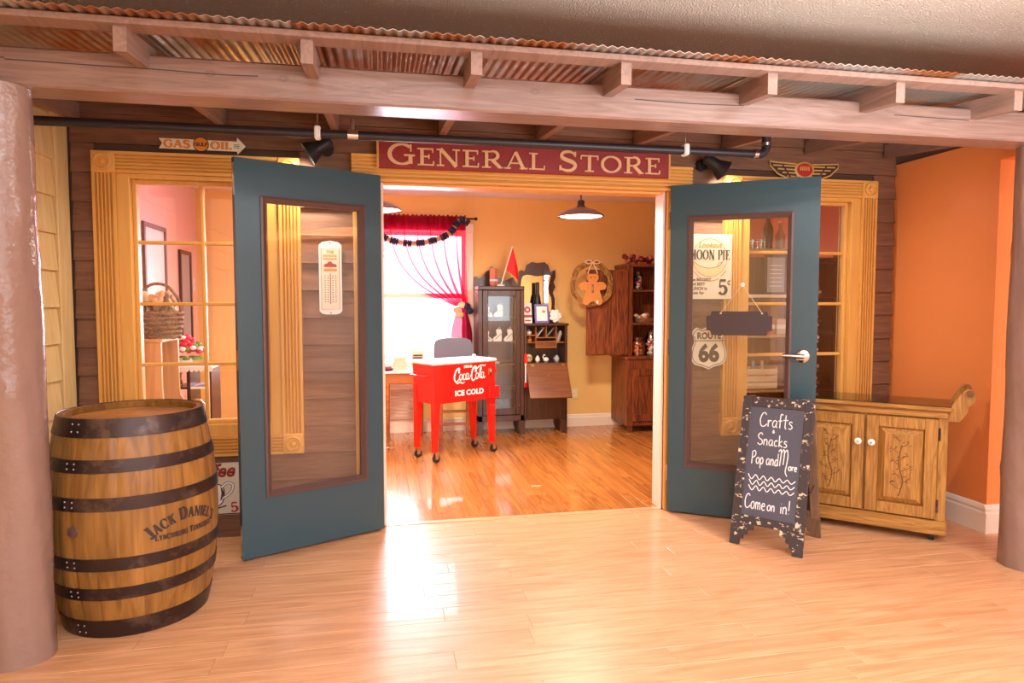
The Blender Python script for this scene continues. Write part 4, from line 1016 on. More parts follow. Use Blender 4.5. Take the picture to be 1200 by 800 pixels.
# ---- side table under the window and what stands on it
tb = thing('side_table', 'reddish wooden table standing in front of the store window', 'table', (-.2, 2.55, 0))
MB().box(-.75, .42, 2.42, 2.80, .66, .685, .006).build('tabletop', 'cooler_white', tb)
MB().box(-.72, .39, 2.45, 2.77, .56, .66, .004).build('apron', 'table_wood', tb)
for x in (-.70, .37):
    for y in (2.475, 2.745): MB().lathe([(.016, 0), (.020, .02), (.024, .3), (.028, .55), (.028, .57)], 10, Matrix.Translation((x if x < 0 else .035 if y < 2.6 else .37, y, 0))).build('leg', 'table_wood', tb, smooth=40)
tl = thing('picture_stand', 'small easel back plaque with dark print leaning on the table', 'plaque', (.36, 2.5, .685))
MB().prism([(2.52, .686), (2.50, .686), (2.56, .87), (2.58, .87)], .27, .39, 'x').build('board', 'beige_frame', tl)
pr_ = MB()
for i in range(6): pr_.box(.285, .375, 2.496, 2.502, .70+i*.024, .712+i*.024, 0, Matrix.Translation((0, .007*i, 0)))
pr_.build('print', 'dark_ink', tl)
bx_ = thing('gift_box', 'small pale box with flap on the table by the window', 'box', (.16, 2.55, .685))
MB().box(.10, .22, 2.50, 2.60, .685, .80, .004).build('box_body', 'beige_frame', bx_); MB().box(.098, .222, 2.498, 2.602, .80, .812, .003).build('lid', 'cream', bx_)
tj = thing('trinket_tray', 'shallow dark tray of pink and blue trinkets on the table', 'tray', (.02, 2.52, .685))
MB().lathe([(.0005, .686), (.07, .686), (.085, .705), (.08, .705), (.066, .692), (.0005, .692)], 18, Matrix.Translation((.02, 2.52, 0))).build('dish', 'dark_ink', tj)
for i in range(7):
    a = i*.9; MB().ball((.02+.04*cos(a), 2.52+.04*sin(a), .71), (.022, .02, .016), 8, 6).build('trinket', ('pink_red', 'purple', 'navy_scrap')[i % 3], tj)

# ---- white louvred heater below the window
lv = thing('wall_heater', 'white louvred heater panel below the store window', 'heater', (.1, 2.9, .12))
MB().box(-.6, .40, 2.905, 2.948, .14, .50, .004).build('panel', 'white_trim', lv)
for i in range(9): MB().prism([(2.905, .165+i*.035), (2.888, .168+i*.035), (2.886, .176+i*.035), (2.905, .190+i*.035)], -.57, .37, 'x').build('louvre', 'white_trim', lv)

# ---- cooler on casters
cA = atan2(1.877-1.535, .969-.395); CW = .668; CD = .268
co = thing('ice_cooler', 'bright red Coca-Cola cooler cart with white lid on casters', 'cooler', (.395, 1.535, 0), cA); OFF[co.name] = (0,0,0)
MB().prism([(0.0, .815), (.015, .49), (CW-.015, .49), (CW, .815)], -.02, CD+.02).build('tub', 'cooler_red', co)
MB().box(-.012, CW+.012, -.032, CD+.032, .815, .845, .010).build('lid', 'cooler_white', co)
MB().box(CW*.5-.002, CW*.5+.002, -.032, CD+.032, .8452, .8465).build('lid_seam', 'picture_grey', co)
for x in (CW*.82,): MB().cyl((x, CD/2, .845), (x, CD/2, .875), .012, .016, 12).build('lid_knob', 'cooler_white', co, smooth=40)
for x0, s in ((0, 1), (CW, -1)):
    for y in (0, CD):
        P = [(x0+s*.004, .64), (x0+s*.072, .64), (x0+s*.066, .49), (x0+s*.036, .09), (x0+s*.008, .09)]
        lg = MB().prism(P, *((-.0235, .03) if y == 0 else (CD-.03, CD+.0235))).build('leg', 'cooler_red', co)
        cx = x0+s*.022
        fk = MB().box(cx-.02, cx+.02, y-.012, y+.012, .082, .09).box(cx-.004, cx+.03, y-.016, y-.012, .03, .0815).box(cx-.004, cx+.03, y+.012, y+.016, .03, .0815)
        f = fk.build('caster_fork', 'steel', lg)
        MB().cyl((cx+.014, y-.011, .034), (cx+.014, y+.011, .034), .034, n=18).build('caster_wheel', 'rubber', lg, smooth=40)
hs = MB().tube([(-.002, .04, .72), (-.06, .04, .725), (-.06, CD-.04, .725), (-.002, CD-.04, .72)], .010, 10).build('side_handle', 'cooler_red', co, smooth=50)
hs = MB().tube([(CW+.002, .04, .72), (CW+.06, .04, .725), (CW+.06, CD-.04, .725), (CW+.002, CD-.04, .72)], .010, 10).build('side_handle', 'cooler_red', co, smooth=50)
MB().box(CW-.105, CW+.01, -.068, -.0205, .50, .60, .004).build('cap_catcher', 'cooler_red', co)
op = MB().box(CW-.085, CW-.045, -.030, -.0205, .70, .76, .006).build('bottle_opener', 'brass', co)
MB().ball((CW-.065, -.036, .735), (.016, .012, .018), 10, 6).build('opener_lip', 'steel', op, smooth=60)
def cocacola(x, z, k, y):
    mb = MB(); q = 0
    def s(pts, w0, w1=None, cl=False):
        nonlocal q
        p = smoothpts(pts, 6, cl); n = len(p)
        if cl: p = p+[p[0]]; n += 1
        ws = [k*(w0+((w1 if w1 else w0)-w0)*sin(pi*i/(n-1))) for i in range(n)]
        mb.ribbon([(x+a*k, z+b*k) for a, b in p], ws, y-q*.00012); q += 1
    s([(.62, .80), (.54, .68), (.50, .80), (.60, 1.0), (.46, 1.04), (.24, .86), (.10, .52), (.08, .22), (.20, .02), (.40, .06), (.58, .26)], .05, .13)
    s([(.74, .58), (.60, .44), (.60, .20), (.72, .10), (.84, .26), (.86, .48)], .05, .085, True)
    s([(.86, .50), (.96, .44)], .05); s([(1.16, .54), (1.04, .58), (.94, .38), (.98, .14), (1.10, .12), (1.22, .26)], .05, .09)
    s([(1.46, .56), (1.32, .60), (1.22, .38), (1.26, .14), (1.36, .14), (1.46, .36)], .05, .085); s([(1.48, .60), (1.44, .26), (1.52, .12), (1.62, .24)], .05, .085)
    s([(1.60, .36), (1.76, .38)], .08)
    s([(2.34, .84), (2.24, .68), (2.18, .78), (2.28, 1.02), (2.12, 1.10), (1.92, .90), (1.80, .52), (1.80, .20), (1.92, .0), (2.10, .06), (2.24, .26)], .05, .14)
    s([(2.36, .58), (2.24, .44), (2.24, .20), (2.36, .10), (2.48, .26), (2.50, .48)], .05, .085, True)
    s([(2.58, .24), (2.72, .60), (2.80, .92), (2.74, 1.02), (2.66, .80), (2.62, .40), (2.68, .14), (2.78, .22)], .05, .08)
    s([(3.04, .56), (2.90, .60), (2.80, .38), (2.84, .14), (2.94, .14), (3.04, .36)], .05, .085); s([(3.06, .60), (3.02, .26), (3.10, .12), (3.20, .26)], .05, .085)
    s([(2.0, 1.04), (2.3, .92), (2.6, 1.12), (2.9, 1.16), (3.16, 1.12), (3.24, 1.22)], .04, .10)
    s([(.10, .06), (.35, -.14), (.6, -.04), (.85, -.16), (1.1, -.06)], .03, .10)
    return mb
cocacola(.205, .665, .107, -.0215).build('logo', 'white_ink', co)
text_mb('DRINK', .030, .36, .778, -.0215, bold=.0012).build('lettering', 'white_ink', co)
text_mb('ICE COLD', .062, .375, .545, -.0215, xs=1.12, bold=.0025).build('lettering', 'white_ink', co)

# ---- chair behind the cooler
ch = thing('side_chair', 'blue grey padded chair with wooden legs behind the red cooler', 'chair', (.68, 2.42, 0))
P = smoothpts([(.49, .70), (.49, .90), (.53, .975), (.68, .99), (.83, .975), (.87, .90), (.87, .70)], 5)
MB().prism(P, 2.58, 2.61, 'y', Matrix.Translation((0, 0, 0))).build('backrest', 'grey_vinyl', ch)
MB().box(.49, .87, 2.22, 2.60, .44, .475, .012).build('seat', 'grey_vinyl', ch)
for x in (.51, .81):
    MB().box(x, x+.035, 2.24, 2.275, 0, .44, .004).build('leg', 'table_wood', ch); MB().box(x, x+.035, 2.612, 2.645, 0, .75, .004).build('leg', 'table_wood', ch)
for z in (.18, .30): MB().box(.546, .809, 2.25, 2.268, z, z+.025, .003).build('stretcher', 'table_wood', ch)

# ---- dark side by side secretary: curved china cabinet, drop front desk, mirror
se = thing('secretary_desk', 'dark mahogany secretary with glazed cabinet, drop front desk and mirror', 'secretary', (1.4, 2.75, 0))
Y0, Y1 = 2.60, 2.93
cs_ = MB()
cs_.box(.93, .975, Y0, Y1, .14, 1.46, .004).box(1.36, 1.40, Y0, Y1, .14, 1.46, .004).box(.975, 1.36, Y1-.015, Y1, .14, 1.46).box(.93, 1.40, Y0-.01, Y1, 1.46, 1.50, .006).box(.93, 1.40, Y0, Y1, .14, .20, .004)
cs_.build('cabinet_frame', 'mahogany', se)
for z in (.45, .70, .93, 1.18): MB().box(.976, 1.359, Y0+.04, Y1-.016, z, z+.012).build('cabinet_shelf', 'mahogany', se)
dr = MB().box(.977, 1.03, Y0-.006, Y0+.014, .205, 1.455, .003).box(1.315, 1.358, Y0-.006, Y0+.014, .205, 1.455, .003).box(1.031, 1.314, Y0-.006, Y0+.014, 1.40, 1.455, .003).box(1.031, 1.314, Y0-.006, Y0+.014, .205, .27, .003)
do = dr.build('cabinet_door', 'mahogany', se)
MB().box(1.03, 1.315, Y0+.002, Y0+.005, .27, 1.40).build('pane', 'pane', do)
MB().ball((1.345, Y0-.014, .30), .010, 8, 6).build('door_knob', 'brass', do)
P = [(.93, 1.50), (.93, 1.60), (.965, 1.605), (.97, 1.585), (1.02, 1.60), (1.06, 1.66), (1.10, 1.68), (1.115, 1.72), (1.13, 1.69), (1.15, 1.69), (1.15, 1.62), (1.25, 1.56), (1.34, 1.60), (1.40, 1.50)]
MB().prism(P, Y1-.035, Y1-.01).build('crest', 'mahogany', se)
dk = MB()
dk.box(1.401, 1.425, Y0, Y1, .14, 1.10, .003).box(1.825, 1.85, Y0, Y1, .14, 1.10, .003).box(1.425, 1.825, Y1-.015, Y1, .40, 1.10).box(1.40, 1.862, Y0-.01, Y1, 1.10, 1.125, .005)
dk.box(1.425, 1.825, Y0+.01, Y1-.016, .70, .722).build('desk_frame', 'mahogany', se)
MB().box(1.426, 1.824, Y0, Y0+.3, .145, .698, .003).build('desk_base', 'mahogany', se)
Ml = Matrix.Translation((0, Y0-.005, .715)) @ Matrix.Rotation(radians(-32), 4, 'X')
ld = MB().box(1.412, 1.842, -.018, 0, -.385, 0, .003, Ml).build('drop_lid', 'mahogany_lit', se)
MB().ball((1.627, -.024, -.15), .010, 8, 6, Ml).build('lid_knob', 'brass', ld)
for x in (1.46, 1.78): MB().box(x, x+.03, -.022, -.017, -.04, -.012, 0, Ml).build('lid_hinge', 'brass', ld)
pg = 'table_wood'
for x0, x1, z in ((1.426, 1.525, 1.0), (1.426, 1.525, .925), (1.527, 1.738, .975), (1.527, 1.738, .935), (1.527, 1.738, .875), (1.740, 1.824, .925)):
    MB().box(x0, x1, Y0+.03, Y1-.016, z, z+.008).build('pigeonhole_shelf', pg, se)
for x, z0, z1 in ((1.525, .872, 1.10), (1.632, .984, 1.10), (1.738, .872, 1.10)): MB().box(x, x+.006, Y0+.032, Y1-.016, z0, z1).build('pigeonhole_divider', pg, se)
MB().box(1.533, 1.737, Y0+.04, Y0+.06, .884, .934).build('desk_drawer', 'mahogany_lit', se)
mo = [(1.405, 1.125), (1.405, 1.66), (1.43, 1.675), (1.47, 1.66), (1.49, 1.73), (1.545, 1.76), (1.60, 1.75), (1.68, 1.76), (1.72, 1.73), (1.745, 1.66), (1.80, 1.68), (1.80, 1.60), (1.78, 1.55), (1.80, 1.50), (1.77, 1.44), (1.80, 1.36), (1.79, 1.28), (1.83, 1.20), (1.83, 1.125)]
MB().prism(mo, Y1-.03, Y1-.008).build('mirror_back', 'mahogany', se)
mi = smoothpts([(1.45, 1.20), (1.425, 1.26), (1.44, 1.38), (1.425, 1.50), (1.44, 1.60), (1.50, 1.625), (1.60, 1.61), (1.70, 1.625), (1.755, 1.60), (1.745, 1.48), (1.755, 1.32), (1.74, 1.22), (1.70, 1.19), (1.52, 1.19)], 3, True)
MB().prism(mi, Y1-.040, Y1-.031).build('mirror_glass', 'mirror', se)
for x in (.93, 1.36, 1.80):
    for y in (Y0+.0, Y1-.06): MB().prism([(x, 0), (x+.05, 0), (x+.05, .14), (x-.005, .14), (x-.015, .06)], y, y+.05).build('foot', 'mahogany', se)
# ---- things on and in the secretary
def boot(label, x, z, s, mirror=1):
    b = thing('boot_ornament', label, 'ornament', (x, 2.74, z), 0, 'white boot ornaments in the glazed cabinet'); OFF[b.name] = (0,0,0)
    P = smoothpts([(-.03, 0), (.045, 0), (.055, .02), (.035, .04), (.012, .055), (.018, .10), (-.03, .10), (-.034, .05)], 4, True)
    MB().prism([(mirror*a*s, c*s*1.15) for a, c in P], -.016, .016).build('boot_body', 'porcelain', b, smooth=50)
    MB().ribbon([(mirror*-.03*s, .075*s), (mirror*.0, .05*s), (mirror*.03*s, .02*s)], .006, -.0165).build('boot_strap', 'dark_ink', b)
    MB().tube([(mirror*-.03*s, 0, .11*s), (mirror*-.015*s, 0, .145*s), (mirror*.015*s, 0, .11*s)], .003, 5).build('boot_loop', 'ribbon', b)
boot('white boot ornament at the left of the upper cabinet shelf', 1.05, 1.192, .85)
boot('white boot ornament at the right of the upper cabinet shelf', 1.165, 1.192, 1.0, -1)
boot('white boot ornament at the left of the lower cabinet shelf', 1.045, .942, .85)
boot('white boot ornament in the middle of the lower cabinet shelf', 1.155, .942, 1.0, -1)
boot('white boot ornament at the right of the lower cabinet shelf', 1.268, .942, 1.0, -1)
sl = thing('slipper_ornament', 'pale lilac slipper ornament low in the glazed cabinet', 'ornament', (1.10, 2.74, .712)); OFF[sl.name] = (0,0,0)
MB().prism(smoothpts([(-.06, .0), (.05, 0), (.07, .015), (.03, .03), (-.02, .06), (-.06, .08)], 4, True), -.02, .02).build('slipper_body', 'picture_grey', sl, smooth=50)
MB().box(-.06, -.052, -.021, .021, .01, .07).build('slipper_trim', 'purple', sl)
fl = thing('pennant_flag', 'small red flag on white stick standing on the glazed cabinet', 'flag', (1.19, 2.66, 1.5)); OFF[fl.name] = (0,0,0)
MB().tube([(-.02, 0, .0), (.10, 0, .40)], .006, 8).build('stick', 'white_plastic', fl)
vs = []; n = 10
for j in range(n+1):
    for i in range(n+1):
        u, v = i/n, j/n; x = (.035+.065*v)*(1-u)+(.168-.012*v)*u; z = (.17+.23*v)*(1-u)+(.05+.13*v)*u; vs.append((x, .014*sin(u*7+v*2)*u, z))
MB().add(vs, [(j*(n+1)+i, j*(n+1)+i+1, (j+1)*(n+1)+i+1, (j+1)*(n+1)+i) for j in range(n) for i in range(n)]).build('cloth', 'flag_red', fl, smooth=80)
MB().lathe([(.04, 0), (.04, .012), (.012, .02), (.0005, .02)], 14, Matrix.Translation((-.02, 0, 0))).build('flag_base', 'white_plastic', fl)
mg = thing('mauve_vase', 'mauve and white square vase standing on the glazed cabinet', 'vase', (1.11, 2.72, 1.5)); OFF[mg.name] = (0,0,0)
MB().lathe([(.03, 0), (.042, .02), (.042, .16), (.036, .18), (.030, .18), (.034, .15), (.0005, .02)], 4).build('vase_body', 'pinkish', mg); MB().lathe([(.0432, .05), (.0432, .07)], 4).build('vase_band', 'white_plastic', mg)
pf = thing('photo_frame', 'purple picture frame with white print below the secretary mirror', 'picture frame', (1.60, 2.66, 1.125)); OFF[pf.name] = (0,0,0)
Mq = Matrix.Rotation(radians(-12), 4, 'X')
MB().box(-.075, .075, 0, .012, 0, .20, .003, Mq).build('frame', 'purple', pf); MB().box(-.055, .055, -.002, .0, .025, .175, 0, Mq).build('print', 'petal_white', pf); MB().ball((.02, -.003, .12), (.018, .002, .014), 8, 6, Mq).build('print_motif', 'orange_ink', pf)
pf2 = thing('red_card', 'red and white printed card leaning left of purple frame', 'card', (1.455, 2.68, 1.125)); OFF[pf2.name] = (0,0,0)
MB().box(-.045, .045, 0, .008, 0, .21, .002, Mq).build('card_sheet', 'petal_white', pf2); MB().ribbon(arc(.0, .14, .024, .024, 0, 360, 16), .018, -.001, 0, Mq).box(-.045, .045, -.002, -.0005, .06, .085, 0, Mq).box(-.03, .03, -.002, -.0005, .02, .035, 0, Mq).build('card_print', 'red_ink', pf2)
fw_ = thing('white_flower', 'ruffled white fabric flower beside the purple frame', 'flower', (1.745, 2.68, 1.125)); OFF[fw_.name] = (0,0,0)
rnd = random.Random(3)
for i in range(16):
    a = i*2.4; r = .052*math.sqrt((i+1)/16); MB().ball((r*cos(a), -.01*(16-i)/16, .075+r*sin(a)), (.026, .018, .022), 8, 6).build('petal', 'petal_white', fw_, smooth=60)
MB().tube([(0, .0, .07), (.005, .03, .16), (.005, .04, .32)], .004, 6).build('stem', 'ribbon', fw_)
bt = thing('black_bottle', 'tall black and white bottle standing before the mirror', 'bottle', (1.61, 2.80, 1.125)); OFF[bt.name] = (0,0,0)
MB().lathe([(.0005, 0), (.04, 0), (.042, .20), (.03, .27), (.02, .30), (.02, .42), (.0005, .42)], 18).build('bottle_body', 'black_metal', bt, smooth=40); MB().lathe([(.043, .04), (.043, .18)], 18, None, -2.6, -1.2).build('bottle_label', 'petal_white', bt)
bt.location = (1.58, 2.80, 1.125)
for nm, lab, x, y, z, kind in (('owl_figure', 'small white owl figure in upper left pigeonhole', 1.475, 2.72, 1.008, 0), ('pear_figure', 'amber pear figure in the lower left pigeonhole', 1.48, 2.72, .933, 1), ('shell_figure', 'ivory shell figure at left of the open desk shelf', 1.475, 2.72, .722, 2),
                               ('egg_figure', 'white egg figure on the open desk shelf', 1.565, 2.72, .722, 3), ('swan_figure', 'white swan figure on the open desk shelf', 1.655, 2.72, .722, 4), ('glass_figure', 'clear glass figurine at right of open desk shelf', 1.77, 2.72, .722, 5)):
    f = thing(nm, lab, 'figurine', (x, y, z)); OFF[f.name] = (0,0,0)
    mt = ('porcelain', 'candy_orange', 'ivory', 'porcelain', 'porcelain', 'picture_grey')[kind]
    if kind == 4:
        MB().ball((0, 0, .025), (.03, .02, .025), 12, 8).build('swan_body', mt, f, smooth=60); MB().tube([(-.02, 0, .03), (-.034, 0, .055), (-.022, 0, .075), (-.008, 0, .07)], .006, 8).build('swan_neck', mt, f, smooth=60)
    elif kind == 2:
        MB().ball((0, 0, .042), (.036, .02, .042), 12, 8).build('shell_body', mt, f, smooth=60)
        for q in range(4): MB().ribbon(arc(0, .03, .012+.006*q, .012+.007*q, 20, 160, 8), .002, -.0215).build('shell_rib', 'brown_ink', f)
    else:
        h = (.05, .055, .0, .066, 0, .07)[kind]
        MB().lathe([(.0005, 0), (.016, 0), (.026, h*.3), (.024, h*.62), (.014, h*.8), (.010, h), (.0005, h*1.02)], 16).build(nm.split('_')[0]+'_body', mt, f, smooth=50)
        if kind == 0:
            for s in (-1, 1): MB().ball((s*.008, -.022, .035), .005, 8, 6).build('eye', 'dark_ink', f)
        elif kind == 1: MB().tube([(0, 0, .054), (.004, 0, .066)], .002, 5).build('stalk', 'dark_ink', f)
        elif kind == 5:
            for s in (-1, 1): MB().ball((s*.02, 0, .04), (.016, .006, .02), 8, 6).build('glass_wing', 'jar_glass', f)
        else: MB().lathe([(.0185, .004), (.021, .008), (.0185, .012)], 14).build('egg_ring', 'brass', f)
for lab, x, mt in (('leaning white letter in the left middle pigeonhole', 1.575, 'petal_white'), ('leaning grey letter in the right middle pigeonhole', 1.68, 'picture_grey')):
    f = thing('letter_card', lab, 'letter', (x-.03, 2.72, .984)); OFF[f.name] = (0,0,0)
    Mr = Matrix.Rotation(radians(38), 4, 'Y'); MB().box(0, .004, -.05, .05, 0, .125, 0, Mr).build('envelope', mt, f); MB().box(.004, .0046, -.03, .03, .03, .09, 0, Mr).build('writing', 'dark_ink', f)
f = thing('letter_card', 'bundle of leaning envelopes in the right hand pigeonhole', 'letter', (1.76, 2.72, .933)); OFF[f.name] = (0,0,0)
for q in range(3): MB().box(.008*q, .008*q+.004, -.05, .05, 0, .12-.01*q, 0, Matrix.Rotation(radians(18), 4, 'Y')).build('envelope', ('petal_white', 'pinkish', 'picture_grey')[q], f)
rw = thing('red_ribbon_wand', 'red and white hanging wand on the secretary cabinet edge', 'wand', (1.412, 2.585, .48)); OFF[rw.name] = (0,0,0)
MB().cyl((0, 0, .03), (0, 0, .30), .010, n=10).build('shaft', 'petal_white', rw); MB().box(-.016, .016, -.010, .010, .24, .34, .004).build('upper_wrap', 'cooler_red', rw); MB().box(-.018, .018, -.010, .010, 0, .05, .004).build('lower_wrap', 'cooler_red', rw)

# ---- rustic cupboard with open door
ar = thing('rustic_cupboard', 'reddish brown rustic cupboard with its left door swung open', 'cupboard', (2.85, 2.72, 0))
AX, BX2, AY = 2.465, 3.25, 2.52
MB().box(AX-.025, BX2, AY-.06, 2.93, .07, .755, .004).build('lower_case', 'rustic', ar)
MB().box(AX-.045, BX2+.02, AY-.08, 2.93, .755, .785, .006).build('counter', 'rustic', ar)
for x0 in (AX+.03, AX+.41):
    x1 = x0+.33; ld = MB().box(x0, x0+.06, AY-.078, AY-.06, .12, .66, .003).box(x1-.06, x1, AY-.078, AY-.06, .12, .66, .003).box(x0+.06, x1-.06, AY-.078, AY-.06, .12, .19, .003).box(x0+.06, x1-.06, AY-.078, AY-.06, .59, .66, .003).build('lower_door', 'rustic', ar)
    MB().box(x0+.06, x1-.06, AY-.066, AY-.060, .19, .59).build('door_panel', 'rustic', ld)
up = MB().box(AX, AX+.055, AY, 2.92, .785, 1.70, .003).box(BX2-.055, BX2, AY, 2.92, .785, 1.70, .003).box(AX-.01, BX2+.01, AY-.01, 2.92, 1.70, 1.735, .005)
up.build('upper_case', 'rustic', ar); MB().box(AX+.055, BX2-.055, 2.90, 2.92, .785, 1.70).build('back_boards', 'rustic', ar)
for z in (1.105, 1.445): MB().box(AX+.055, BX2-.055, AY+.005, 2.90, z, z+.022, .003).build('shelf', 'rustic', ar)
od = MB().box(AX-.445, AX-.004, AY-.022, AY-.001, .80, 1.665, .004).build('open_door', 'rustic', ar)
for i in range(5): MB().box(AX-.440+i*.087, AX-.440+i*.087+.083, AY-.027, AY-.0225, .81, 1.655, .002).build('door_board', 'rustic', od)
for x in (AX, BX2-.06): MB().box(x, x+.05, AY-.04, AY+.01, 0, .07).build('foot', 'rustic', ar)
def jar(label, x, y, z, h, r, cols, seed):
    rnd = random.Random(seed); t = thing('candy_jar', label, 'jar', (x, y, z), 0, 'candy jars in the rustic cupboard'); OFF[t.name] = (0,0,0)
    MB().lathe([(.0005, .001), (r, .001), (r, h*.8), (r*.75, h*.9), (r*.75, h*.93)], 18).build('jar_body', 'jar_glass', t, smooth=40)
    MB().lathe([(r*.82, h*.92), (r*.82, h*.97), (.02, h), (.012, h*1.04), (.0005, h*1.05)], 18).build('jar_lid', 'jar_glass', t, smooth=40)
    for i in range(26):
        a = rnd.uniform(0, 6.28); q = r*.72*math.sqrt(rnd.random()); MB().ball((q*cos(a), q*sin(a), .018+(h*.62)*i/26), (.018, .018, .014), 6, 4).build('candy', cols[i % len(cols)], t)
jar('tall glass jar of wrapped sweets on the cupboard top shelf', 2.63, 2.66, 1.467, .19, .045, ('petal_white', 'navy_scrap', 'candy_red'), 1)
jar('short glass jar of orange and red candy on the cupboard counter', 2.60, 2.58, .785, .19, .062, ('candy_orange', 'candy_red', 'candy_orange'), 2)
jar('tall glass jar of peppermint candy on the cupboard counter', 2.76, 2.60, .785, .25, .062, ('candy_red', 'petal_white', 'petal_white'), 3)
bk = thing('snack_basket', 'low basket heaped with wrapped snacks on the cupboard middle shelf', 'basket', (2.68, 2.62, 1.127)); OFF[bk.name] = (0,0,0)
MB().lathe([(.0005, .001), (.09, .001), (.125, .05), (.12, .05), (.085, .01), (.0005, .01)], 20).build('basket_body', 'wicker', bk, smooth=40)
rnd = random.Random(9)
for i in range(18):
    a = rnd.uniform(0, 6.28); q = .09*math.sqrt(rnd.random()); MB().ball((q*cos(a), q*sin(a), .05+.04*rnd.random()), (.03, .022, .018), 8, 5).build('snack', ('petal_white', 'candy_orange', 'ivory', 'pinkish')[i % 4], bk)
bg = thing('berry_garland', 'dark red berry and rose garland lying on the cupboard top', 'garland', (2.7, 2.62, 1.735)); OFF[bg.name] = (0,0,0)
for i in range(34):
    x = -.24+.62*i/33; MB().ball((x, rnd.uniform(-.05, .05), .03+rnd.uniform(0, .05)*(1+max(0, x))), rnd.uniform(.022, .036), 8, 6).build('berry', ('berry', 'berry', 'pinkish')[i % 3], bg, smooth=60)
# ---- wreath with gingerbread man
wr_ = thing('vine_wreath', 'round twig wreath with gingerbread man hung on cupboard door', 'wreath', (2.055, 2.45, 1.52)); OFF[wr_.name] = (0,0,0)
rnd = random.Random(12)
for k in range(9):
    R = .205+rnd.uniform(-.02, .02); ph = rnd.uniform(0, 6); pts = []
    for i in range(40): a = 2*pi*i/40; rr = R+.010*sin(3*a+ph); pts.append((rr*cos(a), .012*sin(5*a+ph*2), rr*1.02*sin(a)))
    MB().tube(pts, .009, 6, True).build('vine', 'vine', wr_, smooth=60)
G_ = [(0, .10), (.05, .095), (.06, .05), (.04, .02), (.10, .02), (.14, -.01), (.125, -.055), (.075, -.065), (.09, -.12), (.10, -.19), (.055, -.21), (.01, -.17)]
G_ = smoothpts(G_, 3); G_ = G_ + [(-a, b) for a, b in G_[::-1]][1:-1]
gm = MB().prism([(a, b) for a, b in G_], -.038, -.020).build('gingerbread_man', 'gingerbread', wr_)
for s in (-1, 1): MB().ball((s*.018, -.040, .062), .006, 8, 6).build('eye', 'dark_ink', gm)
MB().ribbon([(-.04, .02), (0, .0), (.05, -.04)], .025, -.039).build('scarf', 'pinkish', gm); MB().ribbon([(0, -.0), (.0, -.09)], .022, -.0395).build('vest', 'vine', gm)
MB().ball((.05, -.040, -.18), (.012, .004, .018), 8, 6).build('white_patch', 'petal_white', gm)
for s in (-1, 1):
    MB().tube(smoothpts([(0, -.03, .215), (s*.04, -.034, .235), (s*.075, -.03, .215), (s*.04, -.03, .200), (0, -.03, .215)], 4), .007, 6).build('bow_loop', 'ribbon', wr_, smooth=60)
    MB().tube(smoothpts([(0, -.03, .215), (s*.03, -.032, .16), (s*.05, -.03, .10)], 4), .006, 6).build('bow_tail', 'ribbon', wr_, smooth=60)
ol = thing('wall_outlet', 'small ivory electrical outlet plate above the back baseboard', 'outlet', (2.03, 2.945, .30)); OFF[ol.name] = (0,0,0)
MB().box(-.035, .035, -.008, .0, 0, .11, .003).build('plate', 'ivory', ol)
for z in (.03, .08): MB().box(-.016, .016, -.010, -.008, z-.012, z+.012, .001).build('socket', 'cream', ol)

# ================================================================== SEEN THROUGH THE LEFT SHOP WINDOW
def lthing(*a, **k): o = thing(*a, **k); OFF[o.name] = (0,0,0); return o
hu = lthing('pine_hutch', 'pine display stand with scrolled side below the wicker basket', 'stand', (-1.43, .62, 0))
P = [(-.10, 0), (-.10, 1.08), (.045, 1.08), (.045, .78), (.05, .70), (.075, .655), (.11, .645), (.145, .665), (.18, .66), (.205, .63), (.21, .58), (.21, 0)]
for y in (0, .36): MB().prism(P, y, y+.022).build('side_panel', 'pine', hu)
MB().box(-.24, -.112, .002, .02, 0, 1.08, .002).build('back_panel', 'brown_panel', hu)
MB().box(-.112, -.10, -.004, .02, 0, 1.08, .002).build('panel_edge', 'pine', hu)
for z in (.30, .58): MB().box(-.098, .20, .024, .358, z, z+.02, .003).build('shelf', 'pine', hu)
MB().box(-.25, .055, -.01, .39, 1.08, 1.10, .004).build('top', 'pine', hu)
wb = lthing('wicker_basket', 'brown wicker basket with hoop handle full of cloth dolls', 'basket', (-1.44, .80, 1.10))
n = 22
for k in range(6):
    z = .012+k*.030; rx, ry = .115+.004*k, .10+.004*k
    MB().tube([(rx*cos(2*pi*i/n), ry*sin(2*pi*i/n), z+.004*(1 if (i+k) % 2 else -1)) for i in range(n)], .016, 6, True).build('wicker_band', 'wicker', wb, smooth=60)
MB().lathe([(.0005, .002), (.12, .002), (.12, .010), (.0005, .010)], 18).build('basket_base', 'wicker', wb)
MB().tube(smoothpts([(-.13, 0, .14), (-.12, 0, .27), (-.05, 0, .35), (.05, 0, .34), (.12, 0, .24), (.13, 0, .14)], 6), .010, 8).build('handle', 'wicker', wb, smooth=60)
rnd = random.Random(21)
for i in range(26):
    a = rnd.uniform(0, 6.28); q = .09*math.sqrt(rnd.random())
    Mt = Matrix.Translation((q*cos(a)-.015, q*sin(a), .17+.10*rnd.random())) @ Matrix.Rotation(rnd.uniform(-1.1, 1.1), 4, 'Y') @ Matrix.Rotation(rnd.uniform(-.8, .8), 4, 'X')
    MB().lathe([(.0005, -.055), (.016, -.045), (.024, -.01), (.014, .012), (.022, .03), (.012, .05), (.0005, .055)], 7, Mt).build('cloth_bundle', ('cloth_tan', 'cloth_brown', 'ribbon')[i % 3], wb, smooth=60)
dt = lthing('lace_shelf', 'small dark shelf unit with white lace top under red flowers', 'shelf', (-1.42, 1.40, 0))
for x in (-.165, .02, .165): MB().box(x-.012, x+.012, -.14, .14, 0, .85, .003).build('upright', 'mahogany', dt)
MB().box(-.19, .19, -.16, .16, .85, .872, .004).build('lace_top', 'petal_white', dt)
